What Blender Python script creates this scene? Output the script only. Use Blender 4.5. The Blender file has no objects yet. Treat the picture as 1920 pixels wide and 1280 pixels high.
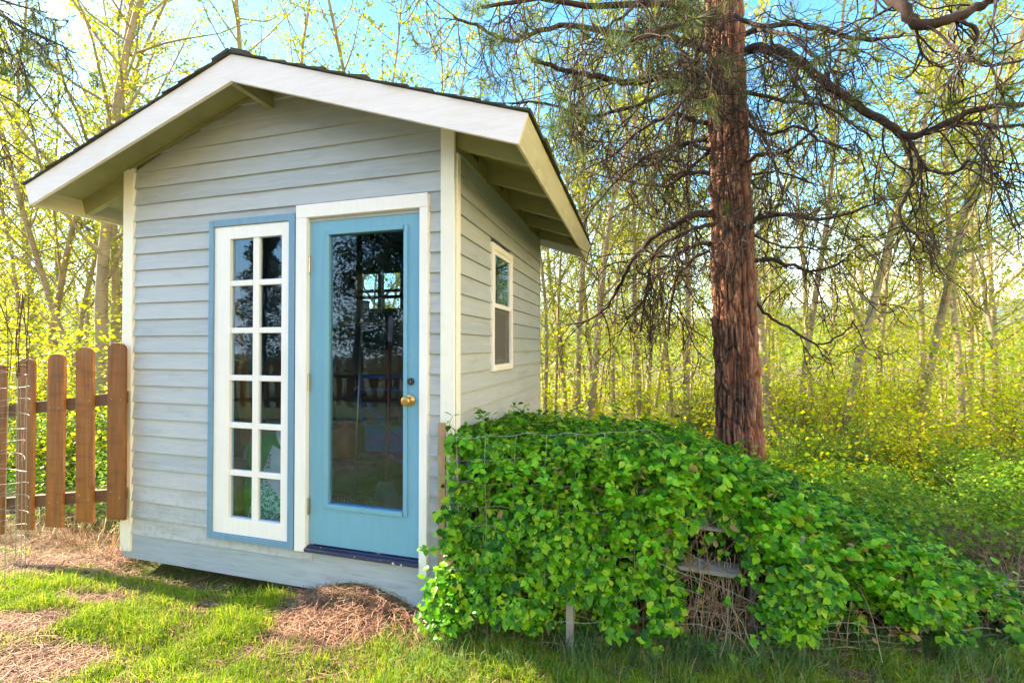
import bpy, math, random
import numpy as np
from mathutils import Vector, Matrix
PI = math.pi
SC = bpy.context.scene
COL = SC.collection
rs = np.random.RandomState
# ---------------------------------------------------------------- helpers
class MB:
    """collects geometry and links it as ONE mesh object"""
    def __init__(s): s.v = []; s.f = []
    def add(s, vs, fs):
        o = len(s.v); s.v += [tuple(p) for p in vs]; s.f += [tuple(i + o for i in f) for f in fs]; return s
    def box(s, x0, x1, y0, y1, z0, z1):
        v = [(x0,y0,z0),(x1,y0,z0),(x1,y1,z0),(x0,y1,z0),(x0,y0,z1),(x1,y0,z1),(x1,y1,z1),(x0,y1,z1)]
        return s.add(v, [(0,3,2,1),(4,5,6,7),(0,1,5,4),(1,2,6,5),(2,3,7,6),(3,0,4,7)])
    def hexa(s, v):
        return s.add(v, [(0,3,2,1),(4,5,6,7),(0,1,5,4),(1,2,6,5),(2,3,7,6),(3,0,4,7)])
    def prism(s, poly, fn, a, b):
        """poly in a plane; fn(p, t) -> 3-D, extruded from t=a to t=b"""
        n = len(poly); v = [fn(p, a) for p in poly] + [fn(p, b) for p in poly]
        return s.add(v, [tuple(range(n))[::-1], tuple(range(n, 2*n))] + [(i, (i+1) % n, n+(i+1) % n, n+i) for i in range(n)])
    def tube(s, pts, rad, k=6, cap=True):
        pts = [Vector(p) for p in pts]; n = len(pts)
        if not hasattr(rad, '__len__'): rad = [rad]*n
        up = Vector((0,0,1)); prev = None; vs = []
        for i, p in enumerate(pts):
            d = (pts[min(i+1, n-1)] - pts[max(i-1, 0)])
            if d.length < 1e-9: d = Vector((0,0,1))
            d.normalize()
            if prev is None:
                a = d.cross(up)
                if a.length < .05: a = d.cross(Vector((1,0,0)))
            else: a = prev - d*prev.dot(d)
            a.normalize(); prev = a; b = d.cross(a)
            for j in range(k):
                t = 2*PI*j/k; vs.append(p + (a*math.cos(t) + b*math.sin(t))*rad[i])
        fs = [(i*k+j, i*k+(j+1) % k, (i+1)*k+(j+1) % k, (i+1)*k+j) for i in range(n-1) for j in range(k)]
        if cap: fs += [tuple(range(k))[::-1], tuple((n-1)*k+j for j in range(k))]
        return s.add(vs, fs)
    def lathe(s, prof, o, ax=(0,0,1), k=20):
        """prof: (radius, distance along axis)"""
        ax = Vector(ax).normalized(); a = ax.orthogonal().normalized(); b = ax.cross(a); o = Vector(o); vs = []
        for r, h in prof:
            for j in range(k):
                t = 2*PI*j/k; vs.append(o + ax*h + (a*math.cos(t) + b*math.sin(t))*r)
        n = len(prof)
        fs = [(i*k+j, i*k+(j+1) % k, (i+1)*k+(j+1) % k, (i+1)*k+j) for i in range(n-1) for j in range(k)]
        fs += [tuple(range(k))[::-1], tuple((n-1)*k+j for j in range(k))]
        return s.add(vs, fs)
    def obj(s, name, mat, parent=None, smooth=False, bevel=0):
        me = bpy.data.meshes.new(name); me.from_pydata(s.v, [], s.f); me.update()
        if smooth: me.polygons.foreach_set('use_smooth', [True]*len(me.polygons))
        o = bpy.data.objects.new(name, me); COL.objects.link(o)
        if mat: me.materials.append(mat)
        if bevel:
            m = o.modifiers.new('bevel', 'BEVEL'); m.width = bevel; m.segments = 2; m.limit_method = 'ANGLE'
        if parent: o.parent = parent
        return o
def arr_obj(name, V, F, mat, parent=None, smooth=False, attr=None):
    """V (n,3) array, F list of (m,k) index arrays"""
    me = bpy.data.meshes.new(name); V = np.asarray(V, np.float32)
    me.vertices.add(len(V)); me.vertices.foreach_set('co', V.ravel())
    F = [f for f in F if len(f)]
    loops = np.concatenate([f.ravel() for f in F]).astype(np.int32)
    tot = np.concatenate([np.full(len(f), f.shape[1], np.int32) for f in F])
    st = np.concatenate([[0], np.cumsum(tot)[:-1]]).astype(np.int32)
    me.loops.add(len(loops)); me.loops.foreach_set('vertex_index', loops)
    me.polygons.add(len(tot)); me.polygons.foreach_set('loop_start', st); me.polygons.foreach_set('loop_total', tot)
    me.update(calc_edges=True); me.validate()
    if smooth: me.polygons.foreach_set('use_smooth', np.ones(len(me.polygons), bool))
    if attr:
        for k, a in attr.items():
            at = me.attributes.new(k, 'FLOAT', 'POINT'); at.data.foreach_set('value', np.asarray(a, np.float32))
    me.materials.append(mat)
    o = bpy.data.objects.new(name, me); COL.objects.link(o)
    if parent: o.parent = parent
    return o
def tag(o, label=None, cat=None, group=None, kind=None):
    if label: o['label'] = label
    if cat: o['category'] = cat
    if group: o['group'] = group
    if kind: o['kind'] = kind
    return o
def empty(name, loc, label, cat, group=None):
    o = bpy.data.objects.new(name, None); COL.objects.link(o); o.location = loc; o.empty_display_size = .2
    return tag(o, label, cat, group)
def under(parent, o):
    """parent o (built in world space) to an Empty without moving it"""
    o.parent = parent; o.matrix_parent_inverse = Matrix.Translation(-Vector(parent.location)); return o
def copy_tree(o, loc, rz=0, sc=1, label=None):
    c = o.copy(); COL.objects.link(c); c.location = loc; c.rotation_euler[2] = rz; c.scale = (sc, sc, sc)
    if label: c['label'] = label
    for ch in list(o.children):
        d = ch.copy(); COL.objects.link(d); d.parent = c
    return c
def vnoise(x, y, seed=0):
    """smooth 2-D value noise, 0..1"""
    x = np.asarray(x, float); y = np.asarray(y, float)
    t = rs(seed).rand(256, 256)
    xi = np.floor(x).astype(int); yi = np.floor(y).astype(int); fx = x-xi; fy = y-yi
    fx = fx*fx*(3-2*fx); fy = fy*fy*(3-2*fy)
    g = lambda a, b: t[a % 256, b % 256]
    return (g(xi,yi)*(1-fx)+g(xi+1,yi)*fx)*(1-fy)+(g(xi,yi+1)*(1-fx)+g(xi+1,yi+1)*fx)*fy
def fbm(x, y, seed=0, o=4):
    s = 0; a = .5; x = np.asarray(x, float); y = np.asarray(y, float)
    for i in range(o): s = s + a*vnoise(x*2**i+7.3*i, y*2**i+3.1*i, seed+i); a *= .5
    return s/(1-.5**o)
# ---------------------------------------------------------------- materials
class NT:
    def __init__(s, name):
        s.m = bpy.data.materials.new(name); s.m.use_nodes = True; s.t = s.m.node_tree; s.t.nodes.clear()
        s.out = s.n('ShaderNodeOutputMaterial')
    def n(s, ty, **kw):
        x = s.t.nodes.new(ty)
        for k, v in kw.items():
            if k in x.inputs.keys(): x.inputs[k].default_value = v
            else: setattr(x, k, v)
        return x
    def l(s, a, b): s.t.links.new(a, b)
    def coord(s, scale=(1,1,1)):
        c = s.n('ShaderNodeTexCoord'); m = s.n('ShaderNodeMapping'); m.inputs['Scale'].default_value = scale
        s.l(c.outputs['Object'], m.inputs['Vector']); return m.outputs[0]
    def noise(s, scale, detail=4, cs=(1,1,1), rough=.55, dist=0):
        x = s.n('ShaderNodeTexNoise'); x.inputs['Scale'].default_value = scale; x.inputs['Detail'].default_value = detail
        x.inputs['Roughness'].default_value = rough; x.inputs['Distortion'].default_value = dist
        s.l(s.coord(cs), x.inputs['Vector']); return x.outputs['Fac']
    def ramp(s, fac, stops):
        r = s.n('ShaderNodeValToRGB'); e = r.color_ramp.elements
        while len(e) > 1: e.remove(e[0])
        for i, (p, c) in enumerate(stops):
            q = e[0] if i == 0 else e.new(p)
            q.position = p; q.color = (*c, 1) if len(c) == 3 else c
        s.l(fac, r.inputs[0]); return r.outputs[0]
    def mix(s, fac, a, b, mode='MIX'):
        x = s.n('ShaderNodeMix', data_type='RGBA', blend_type=mode)
        for i, v in ((0, fac), (6, a), (7, b)):
            if hasattr(v, 'is_output'): s.l(v, x.inputs[i])
            elif i: x.inputs[i].default_value = (*v, 1)
            else: x.inputs[0].default_value = v
        return x.outputs[2]
    def bump(s, h, dist=.002, st=1):
        b = s.n('ShaderNodeBump'); b.inputs['Distance'].default_value = dist; b.inputs['Strength'].default_value = st
        s.l(h, b.inputs['Height']); return b.outputs[0]
    def pbr(s, col, rough=.6, normal=None, metal=0, spec=.5):
        p = s.n('ShaderNodeBsdfPrincipled'); p.inputs['Metallic'].default_value = metal
        p.inputs['Specular IOR Level'].default_value = spec
        if hasattr(rough, 'is_output'): s.l(rough, p.inputs['Roughness'])
        else: p.inputs['Roughness'].default_value = rough
        if hasattr(col, 'is_output'): s.l(col, p.inputs['Base Color'])
        else: p.inputs['Base Color'].default_value = (*col, 1)
        if normal: s.l(normal, p.inputs['Normal'])
        s.l(p.outputs[0], s.out.inputs[0]); return p
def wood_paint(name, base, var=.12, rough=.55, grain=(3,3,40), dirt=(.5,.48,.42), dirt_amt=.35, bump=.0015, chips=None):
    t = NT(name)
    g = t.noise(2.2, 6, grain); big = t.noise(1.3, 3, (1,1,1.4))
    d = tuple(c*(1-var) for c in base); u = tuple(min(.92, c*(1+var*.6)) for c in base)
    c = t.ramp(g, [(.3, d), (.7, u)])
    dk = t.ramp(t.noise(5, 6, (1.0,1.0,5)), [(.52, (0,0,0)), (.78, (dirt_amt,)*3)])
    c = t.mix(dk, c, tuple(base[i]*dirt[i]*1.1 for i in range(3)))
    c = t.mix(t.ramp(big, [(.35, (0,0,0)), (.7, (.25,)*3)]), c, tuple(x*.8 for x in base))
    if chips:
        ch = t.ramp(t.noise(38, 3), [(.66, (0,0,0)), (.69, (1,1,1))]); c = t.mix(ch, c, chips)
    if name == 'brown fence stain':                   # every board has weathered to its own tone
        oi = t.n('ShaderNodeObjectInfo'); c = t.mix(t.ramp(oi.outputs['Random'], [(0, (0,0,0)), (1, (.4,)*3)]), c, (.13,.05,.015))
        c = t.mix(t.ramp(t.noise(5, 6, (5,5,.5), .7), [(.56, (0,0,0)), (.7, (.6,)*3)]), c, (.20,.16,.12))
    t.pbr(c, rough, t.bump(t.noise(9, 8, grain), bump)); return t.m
def siding_mat(name):
    """painted lap boards; every course has its own slight tone, grain runs along the board"""
    t = NT(name)
    geo = t.n('ShaderNodeTexCoord'); sep = t.n('ShaderNodeSeparateXYZ'); t.l(geo.outputs['Object'], sep.inputs[0])
    a = t.n('ShaderNodeMath', operation='SUBTRACT'); t.l(sep.outputs[2], a.inputs[0]); a.inputs[1].default_value = .2245
    b = t.n('ShaderNodeMath', operation='DIVIDE'); t.l(a.outputs[0], b.inputs[0]); b.inputs[1].default_value = .117
    fl = t.n('ShaderNodeMath', operation='FLOOR'); t.l(b.outputs[0], fl.inputs[0])
    wn = t.n('ShaderNodeTexWhiteNoise', noise_dimensions='1D'); t.l(fl.outputs[0], wn.inputs['W'])
    c = t.ramp(wn.outputs['Value'], [(0, (.345,.385,.455)), (.5, (.395,.43,.50)), (1, (.43,.46,.525))])
    off = t.n('ShaderNodeCombineXYZ'); mm = t.n('ShaderNodeMath', operation='MULTIPLY'); mm.inputs[1].default_value = 37.; t.l(wn.outputs['Value'], mm.inputs[0])
    for q in (0, 1): t.l(mm.outputs[0], off.inputs[q])
    def bn(scale, detail, cs, rough=.55, dist=0):
        va = t.n('ShaderNodeVectorMath', operation='ADD'); t.l(t.coord(cs), va.inputs[0]); t.l(off.outputs[0], va.inputs[1])
        x = t.n('ShaderNodeTexNoise'); x.inputs['Scale'].default_value = scale; x.inputs['Detail'].default_value = detail; x.inputs['Roughness'].default_value = rough; x.inputs['Distortion'].default_value = dist
        t.l(va.outputs[0], x.inputs['Vector']); return x.outputs['Fac']
    gr = bn(3, 8, (1.0,1.0,22), .65, .25)
    c = t.mix(t.ramp(gr, [(.44, (0,0,0)), (.66, (.5,)*3)]), c, (.50,.54,.565))
    c = t.mix(t.ramp(bn(3.6, 8, (.8,.8,3.6), .62), [(.54, (0,0,0)), (.74, (.55,)*3)]), c, (.24,.27,.26))
    dz = t.n('ShaderNodeMapRange'); dz.inputs[1].default_value = .75; dz.inputs[2].default_value = .15; t.l(sep.outputs[2], dz.inputs[0]); dm = t.n('ShaderNodeMath', operation='MULTIPLY'); t.l(dz.outputs[0], dm.inputs[0]); t.l(t.ramp(t.noise(26, 6), [(.48, (0,0,0)), (.62, (.4,)*3)]), dm.inputs[1]); c = t.mix(dm.outputs[0], c, (.26,.23,.18))
    c = t.mix(t.ramp(t.noise(30, 3, (1,1,3)), [(.70, (0,0,0)), (.74, (.5,)*3)]), c, (.5,.55,.56))
    h = bn(12, 8, (1,1,11), .6)
    t.pbr(c, .55, t.bump(h, .0022, .9)); return t.m
def leaf_mat(name, stops, trans=.45, rough=.45, tcol=1.25):
    t = NT(name); g = t.n('ShaderNodeNewGeometry')
    c = t.ramp(g.outputs['Random Per Island'], stops)
    p = t.n('ShaderNodeBsdfPrincipled'); t.l(c, p.inputs['Base Color']); p.inputs['Roughness'].default_value = rough
    p.inputs['Specular IOR Level'].default_value = .3
    tr = t.n('ShaderNodeBsdfTranslucent')
    h = t.n('ShaderNodeHueSaturation'); h.inputs['Value'].default_value = tcol; h.inputs['Hue'].default_value = .485; t.l(c, h.inputs['Color']); t.l(h.outputs[0], tr.inputs[0])
    m = t.n('ShaderNodeMixShader'); m.inputs[0].default_value = trans; t.l(p.outputs[0], m.inputs[1]); t.l(tr.outputs[0], m.inputs[2])
    t.l(m.outputs[0], t.out.inputs[0]); return t.m
def simple(name, col, rough=.5, metal=0, var=.25, scale=12, bump=.001):
    t = NT(name); c = t.ramp(t.noise(scale, 5), [(.3, tuple(x*(1-var) for x in col)), (.7, tuple(min(1, x*(1+var*.5)) for x in col))])
    t.pbr(c, rough, t.bump(t.noise(scale*4, 4), bump) if bump else None, metal); return t.m
def glass_mat(name):
    t = NT(name); tr = t.n('ShaderNodeBsdfTransparent'); tr.inputs[0].default_value = (.80,.88,.95,1)
    gl = t.n('ShaderNodeBsdfGlossy'); gl.inputs['Roughness'].default_value = .01; gl.inputs[0].default_value = (.50,.74,1,1)
    nb = t.bump(t.noise(2.2, 2), .004, .5)
    fr = t.n('ShaderNodeFresnel'); fr.inputs[0].default_value = 2.0; t.l(nb, fr.inputs['Normal']); g = t.n('ShaderNodeNewGeometry'); iv = t.n('ShaderNodeMath', operation='SUBTRACT'); iv.inputs[0].default_value = 1; t.l(g.outputs['Backfacing'], iv.inputs[1]); mu = t.n('ShaderNodeMath', operation='MULTIPLY'); t.l(iv.outputs[0], mu.inputs[0]); t.l(fr.outputs[0], mu.inputs[1]); t.l(nb, gl.inputs['Normal'])
    m = t.n('ShaderNodeMixShader'); t.l(mu.outputs[0], m.inputs[0]); t.l(tr.outputs[0], m.inputs[1]); t.l(gl.outputs[0], m.inputs[2])
    t.l(m.outputs[0], t.out.inputs[0]); return t.m
M = {}
M['siding'] = siding_mat('siding paint')
M['eave'] = wood_paint('eave paint with bounce', (.29,.29,.145), grain=(4,4,4), dirt_amt=.4)  # olive of light bounced off the ground is mixed into this base colour
M['rake'] = wood_paint('rake board paint', (.84,.78,.82), .06, grain=(3,3,45), dirt=(.75,.66,.55), dirt_amt=.3, bump=.003)
M['fascia'] = wood_paint('eave fascia paint', (.60,.56,.38), .12, grain=(5,1.5,20), dirt_amt=.5)
M['white'] = wood_paint('white trim paint', (.84,.82,.85), .04, .45, (20,20,2), (.85,.8,.75), .15, .0008)
M['cornerb'] = wood_paint('corner board paint', (.84,.82,.77), .05, .5, (20,20,2), (.8,.72,.5), .25, .001)
M['blue_trim'] = wood_paint('blue trim paint', (.15,.29,.46), .12, .5, (20,20,3), (.6,.65,.7), .3, .001)
M['door'] = wood_paint('door paint', (.155,.37,.54), .07, .42, (12,12,2), (.8,.85,.9), .25, .0006)
M['fence'] = wood_paint('brown fence stain', (.30,.105,.014), .45, .6, (16,16,1.2), (.32,.30,.32), .95, .004)
M['rail'] = wood_paint('rail stain', (.13,.062,.03), .35, .65, (2,2,20), (.5,.5,.6), .7, .003)
M['stake'] = wood_paint('pale stake wood', (.42,.27,.14), .25, .7, (20,20,2), (.5,.5,.5), .6, .002)
M['oldwood'] = wood_paint('weathered grey wood', (.28,.26,.25), .3, .8, (2,9,22), (.45,.45,.45), .7, .004)
M['inside'] = wood_paint('bare interior wood', (.20,.145,.09), .25, .75, (20,20,2), (.5,.5,.5), .4, .002)
M['lining'] = wood_paint('dark blue inner wall', (.045,.085,.17), .35, .6, (20,20,2), (.5,.5,.5), .5, .002)  # blue put into the boards so the panes read like reflected sky
M['plank'] = wood_paint('orange plank', (.50,.25,.08), .2, .6, (20,20,2), (.5,.5,.5), .4, .001)
M['glass'] = glass_mat('window glass')
M['metal'] = simple('grey metal', (.45,.46,.48), .35, .9)
M['wire'] = simple('galvanised wire', (.36,.36,.35), .5, .4, .3, 30)
M['rust'] = simple('rusty wire', (.10,.045,.03), .8, .2, .4, 30)
M['brass'] = simple('worn brass', (.62,.36,.13), .32, .9, .25, 40)
M['black'] = simple('black hardware', (.02,.02,.03), .4)
M['sill'] = wood_paint('worn dark threshold', (.03,.035,.09), .3, .4, (2,2,30), (.5,.5,.5), .3, .001, chips=(.7,.7,.7))
def shingle_mat():
    t = NT('asphalt shingles'); g = t.n('ShaderNodeNewGeometry')
    c = t.ramp(g.outputs['Random Per Island'], [(0, (.035,.033,.03)), (.5, (.06,.055,.045)), (1, (.085,.08,.06))])
    c = t.mix(t.ramp(t.noise(5, 6), [(.5, (0,0,0)), (.7, (.8,)*3)]), c, (.05,.07,.025))
    t.pbr(c, .95, t.bump(t.noise(220, 3), .002)); return t.m
M['shingle'] = shingle_mat()
# ---------------------------------------------------------------- the shed
XL, XR, YF, YB = -3.573, -1.003, 2.377, 4.69
XM = -2.29; SL = .335; TH = math.atan(SL); ZR = 3.262; LS = 1.785/math.cos(TH)
YR0, YR1 = 2.081, 5.005
ct, st = math.cos(TH), math.sin(TH)
def rp(side): return lambda p, y: (XM + side*(p[0]*ct + p[1]*st), y, ZR - p[0]*st + p[1]*ct)
def under_z(x): return ZR - SL*abs(x - XM)          # deck top height above x
shed = empty('garden_shed', (XM, 3.5, .05), 'small grey blue garden shed with lap siding, white gable trim and a blue glazed door', 'shed')
def part(mb, name, mat, **k): return under(shed, mb.obj(name, mat, **k))
C0, CH = .2245, .117
def courses(ztop):
    k = 0
    while C0 + k*CH < ztop: yield C0 + k*CH, min(C0 + (k+1)*CH, ztop); k += 1
def board_front(mb, xa, xb, z0, z1, y, s, gable=False):
    """one lapped board on a wall facing -y (s=-1) or +y (s=1)"""
    xa2, xb2 = xa, xb
    if gable:
        w0 = (ZR - .03 - z0)/SL; w1 = (ZR - .03 - z1)/SL
        if w1 <= 0: w1 = .02
        xa, xb, xa2, xb2 = max(xa, XM-w0), min(xb, XM+w0), max(xa2, XM-w1), min(xb2, XM+w1)
        if xb - xa < .02: return
    o0, o1, i = y + s*.020, y + s*.004, y - s*.006
    v = [(xa,o0,z0),(xb,o0,z0),(xb,i,z0),(xa,i,z0),(xa2,o1,z1+.004),(xb2,o1,z1+.004),(xb2,i,z1),(xa2,i,z1)]
    mb.hexa(v)
def board_side(mb, ya, yb, z0, z1, x, s):
    mb.hexa([(x+s*.020,ya,z0),(x+s*.020,yb,z0),(x-s*.006,yb,z0),(x-s*.006,ya,z0),(x+s*.004,ya,z1+.004),(x+s*.004,yb,z1+.004),(x-s*.006,yb,z1),(x-s*.006,ya,z1)])
ys = YF + .016                                       # board butts stand at YF
mb = MB()
OP = (-2.745, -1.175, 2.3305)                        # clear opening behind the trim
for z0, z1 in courses(ZR - .04):
    if z0 < OP[2] - .01:
        a0 = OP[0]; b0 = OP[1]
        if z0 < C0 + .01:
            board_front(mb, XL+.094, -1.955, z0, z1, ys, -1)
        else: board_front(mb, XL+.094, a0, z0, z1, ys, -1)
        board_front(mb, b0, XR-.084, z0, z1, ys, -1)
    else: board_front(mb, XL+.094, XR-.084, z0, z1, ys, -1, z1 > 2.72)
wf = part(mb, 'front_wall', M['siding'])
mb = MB(); SW = (3.05, 3.56, 1.39, 2.28)
for z0, z1 in courses(2.70):
    if z1 > SW[2]+.01 and z0 < SW[3]-.01 and not (z0 > SW[3]-.03):
        board_side(mb, YF+.02, SW[0], z0, z1, XR-.016, 1); board_side(mb, SW[1], YB-.01, z0, z1, XR-.016, 1)
    else: board_side(mb, YF+.02, YB-.01, z0, z1, XR-.016, 1)
part(mb, 'side_wall', M['siding'])
mb = MB()
for z0, z1 in courses(2.70): board_side(mb, YF+.02, YB-.01, z0, z1, XL+.016, -1)
part(mb, 'side_wall', M['siding'])
BW = (-3.17, -2.60, 1.99, 2.41)
mb = MB()
for z0, z1 in courses(ZR-.04):
    if z1 > BW[2]+.005 and z0 < BW[3]-.005:
        board_front(mb, XL+.01, BW[0], z0, z1, YB-.016, 1); board_front(mb, BW[1], XR-.01, z0, z1, YB-.016, 1)
    else: board_front(mb, XL+.01, XR-.01, z0, z1, YB-.016, 1, z1 > 2.72)
part(mb, 'back_wall', M['siding'])
# inner lining: studs and boards, openings left free
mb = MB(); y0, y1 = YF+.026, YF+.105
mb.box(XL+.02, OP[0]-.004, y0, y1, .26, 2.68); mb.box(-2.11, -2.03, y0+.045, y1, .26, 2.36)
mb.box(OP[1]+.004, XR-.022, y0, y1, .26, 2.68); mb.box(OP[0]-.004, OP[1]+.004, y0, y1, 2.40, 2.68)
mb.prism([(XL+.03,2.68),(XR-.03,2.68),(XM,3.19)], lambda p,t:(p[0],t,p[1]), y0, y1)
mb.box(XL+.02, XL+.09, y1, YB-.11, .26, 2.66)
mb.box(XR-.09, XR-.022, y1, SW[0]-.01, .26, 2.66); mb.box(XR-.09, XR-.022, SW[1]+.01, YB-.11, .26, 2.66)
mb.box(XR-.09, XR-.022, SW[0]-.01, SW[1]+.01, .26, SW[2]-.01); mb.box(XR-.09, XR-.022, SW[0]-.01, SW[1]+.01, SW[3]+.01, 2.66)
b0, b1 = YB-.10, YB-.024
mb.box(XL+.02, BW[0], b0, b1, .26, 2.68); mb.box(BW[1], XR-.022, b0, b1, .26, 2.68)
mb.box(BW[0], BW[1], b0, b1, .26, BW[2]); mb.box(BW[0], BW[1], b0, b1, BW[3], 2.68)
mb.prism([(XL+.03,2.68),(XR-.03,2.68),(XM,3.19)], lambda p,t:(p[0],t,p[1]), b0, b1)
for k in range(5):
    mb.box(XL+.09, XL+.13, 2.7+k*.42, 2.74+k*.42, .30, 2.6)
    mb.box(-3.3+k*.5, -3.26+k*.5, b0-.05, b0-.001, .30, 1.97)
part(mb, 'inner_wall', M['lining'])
mb = MB(); mb.box(XL+.03, XR-.03, YF+.03, YB-.03, .12, .258)
for k in range(14): mb.box(XL+.10+k*.17, XL+.10+k*.17+.166, YF+.11, YB-.12, .262, .287)
part(mb, 'floor', M['inside'])
# skirting
mb = MB(); mb.box(XL+.02, XR-.035, YF+.004, YF+.024, .048, .2235)
mb.box(-1.953, XR-.084, YF+.002, YF+.022, .2245, .292)
part(mb, 'skirting_board', wood_paint('skirting paint', (.35,.42,.52), .12, .6, (2,2,26), (.5,.5,.45), .6, .002))
mb = MB(); mb.box(XR-.035, XR-.012, YF+.004, YB-.01, .048, .2235); mb.box(XL+.0, XL+.018, YF+.004, YB-.01, .048, .2235); mb.box(XL+.02, XR-.037, YB-.03, YB-.01, .048, .2235)
part(mb, 'skirting_board', M['siding'])
cb_m = simple('concrete block', (.3,.29,.27), .9)
for x in (-3.3, -2.3, -1.2):
    for y in (2.6, 3.5, 4.5): part(MB().box(x, x+.2, y, y+.2, -.15, .118), 'footing', cb_m)
# corner boards: two boards make each corner
for sx, yc, sy in ((1,YF,-1),(-1,YF,-1),(1,YB,1),(-1,YB,1)):
    xe = XR if sx > 0 else XL
    zt = 2.80
    mb = MB(); w = .084 if sx > 0 else .094
    ya, yb = sorted((yc + sy*.012, yc - sy*.012))
    mb.hexa([(min(xe,xe-sx*w),ya,.10),(max(xe,xe-sx*w),ya,.10),(max(xe,xe-sx*w),yb,.10),(min(xe,xe-sx*w),yb,.10)] +
            [(x_, y_, under_z(x_)-.02) for x_, y_ in ((min(xe,xe-sx*w),ya),(max(xe,xe-sx*w),ya),(max(xe,xe-sx*w),yb),(min(xe,xe-sx*w),yb))])
    if sy < 0:
        xa, xb = sorted((xe + sx*.012, xe - sx*.006)); mb.box(xa+ (.0 if sx<0 else .006), xb - (.006 if sx<0 else 0), yc+.013, yc+.06, .10, 2.66)
    part(mb, 'corner_board', M['cornerb'] if sy < 0 else M['siding'], bevel=.002)
# roof
mb = MB(); L = LS
for s in (1, -1):
    f = rp(s); a, b = YR0+.021, YR1-.021
    mb.prism([(0,0),(L-.02,0),(L-.02,-.014),(.014*SL,-.014)], lambda p,t,f=f: f(p,t), a, b)
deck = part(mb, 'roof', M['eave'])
R_ = random.Random(4)
mb = MB()
for s in (1, -1):
    f = rp(s); nrow = 14; dr = (L+.015)/nrow
    for r in range(nrow):
        y = YR0-.014 + R_.uniform(-.006,.006); e = YR1+.014
        y_first = True
        while y < e:
            w = R_.uniform(.17,.33); yb = min(y+w, e)
            if e-yb < .06: yb = e
            s0, s1 = max(0, r*dr-.03), (r+1)*dr + R_.uniform(-.006,.008)
            h1 = .016 + R_.uniform(-.001,.006) + (.006 if R_.random()<.2 else 0)
            v = [f((s0,.0035),y), f((s1,.008),y), f((s1,.008),yb-.003), f((s0,.0035),yb-.003), f((s0,.007),y), f((s1,h1),y), f((s1,h1),yb-.003), f((s0,.007),yb-.003)]
            if s < 0: v = [v[1],v[0],v[3],v[2],v[5],v[4],v[7],v[6]]
            mb.hexa(v); y = yb
y = YR0-.016
while y < YR1:                                        # ridge caps
    yb = min(y+.22, YR1+.016); h = .012+R_.uniform(0,.006)
    for s in (1,-1):
        f = rp(s); v = [f((0,.014),y), f((.13,.014),y), f((.13,.014),yb+.03), f((0,.014),yb+.03), f((0,.02+h),y), f((.13,.018+h),y), f((.13,.016+h),yb+.03), f((0,.018+h),yb+.03)]
        if s < 0: v = [v[1],v[0],v[3],v[2],v[5],v[4],v[7],v[6]]
        mb.hexa(v)
    y = yb
sh = mb.obj('shingles', M['shingle'], deck)
for s in (1, -1):
    f = rp(s)
    for a, b in ((YR0, YR0+.02), (YR1-.02, YR1)):
        part(MB().prism([(0,.001),(L,.001),(L,-.150),(.150*SL+.0005,-.150)], f, a, b), 'rake_board', M['rake'], bevel=.0015)
    part(MB().prism([(L-.019,-.001),(L-.001,-.001),(L-.001,-.148),(L-.019,-.148)], f, YR0+.021, YR1-.021), 'fascia_board', M['fascia'])
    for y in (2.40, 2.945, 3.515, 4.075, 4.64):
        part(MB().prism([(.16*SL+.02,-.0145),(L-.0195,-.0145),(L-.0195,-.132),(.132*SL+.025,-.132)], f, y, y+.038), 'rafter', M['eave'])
    # lookouts in the front and rear overhangs
    for y0_, y1_ in ((YR0+.021, 2.398), (4.68, YR1-.021)):
        part(MB().prism([(.07,-.0145),(.11,-.0145),(.11,-.07),(.07,-.07)], f, y0_, y1_), 'lookout', M['eave'])
    # blocking between the rafters; black discs stand in for the dark of vent holes
    xw = XR+.002 if s > 0 else XL-.002
    for i, y in enumerate((2.44, 2.985, 3.555, 4.115)):
        yb = (2.943, 3.513, 4.073, 4.638)[i]
        bo = part(MB().hexa([(xw-.02,y,2.700),(xw+.0,y,2.700),(xw+.0,yb-.002,2.700),(xw-.02,yb-.002,2.700)]+[(xw-.02,y,under_z(xw)-.018),(xw,y,under_z(xw)-.018),(xw,yb-.002,under_z(xw)-.018),(xw-.02,yb-.002,under_z(xw)-.018)]), 'blocking', M['eave'])
        for k in (-1,0,1):
            MB().lathe([(.021,0),(.021,.002),(.018,.003)], (xw if s>0 else xw-.02, (y+yb)/2+k*.052, 2.765), (s,0,0), 16).obj('vent_disc', M['black'], bo)
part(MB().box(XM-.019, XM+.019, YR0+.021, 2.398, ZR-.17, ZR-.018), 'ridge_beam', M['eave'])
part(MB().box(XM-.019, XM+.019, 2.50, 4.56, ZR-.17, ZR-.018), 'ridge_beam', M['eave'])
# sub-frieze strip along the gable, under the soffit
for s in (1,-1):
    part(MB().prism([(.02,-.016),(1.30,-.016),(1.30,-.034),(.02,-.034)], rp(s), 2.362, 2.372), 'soffit_strip', M['eave'])
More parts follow.
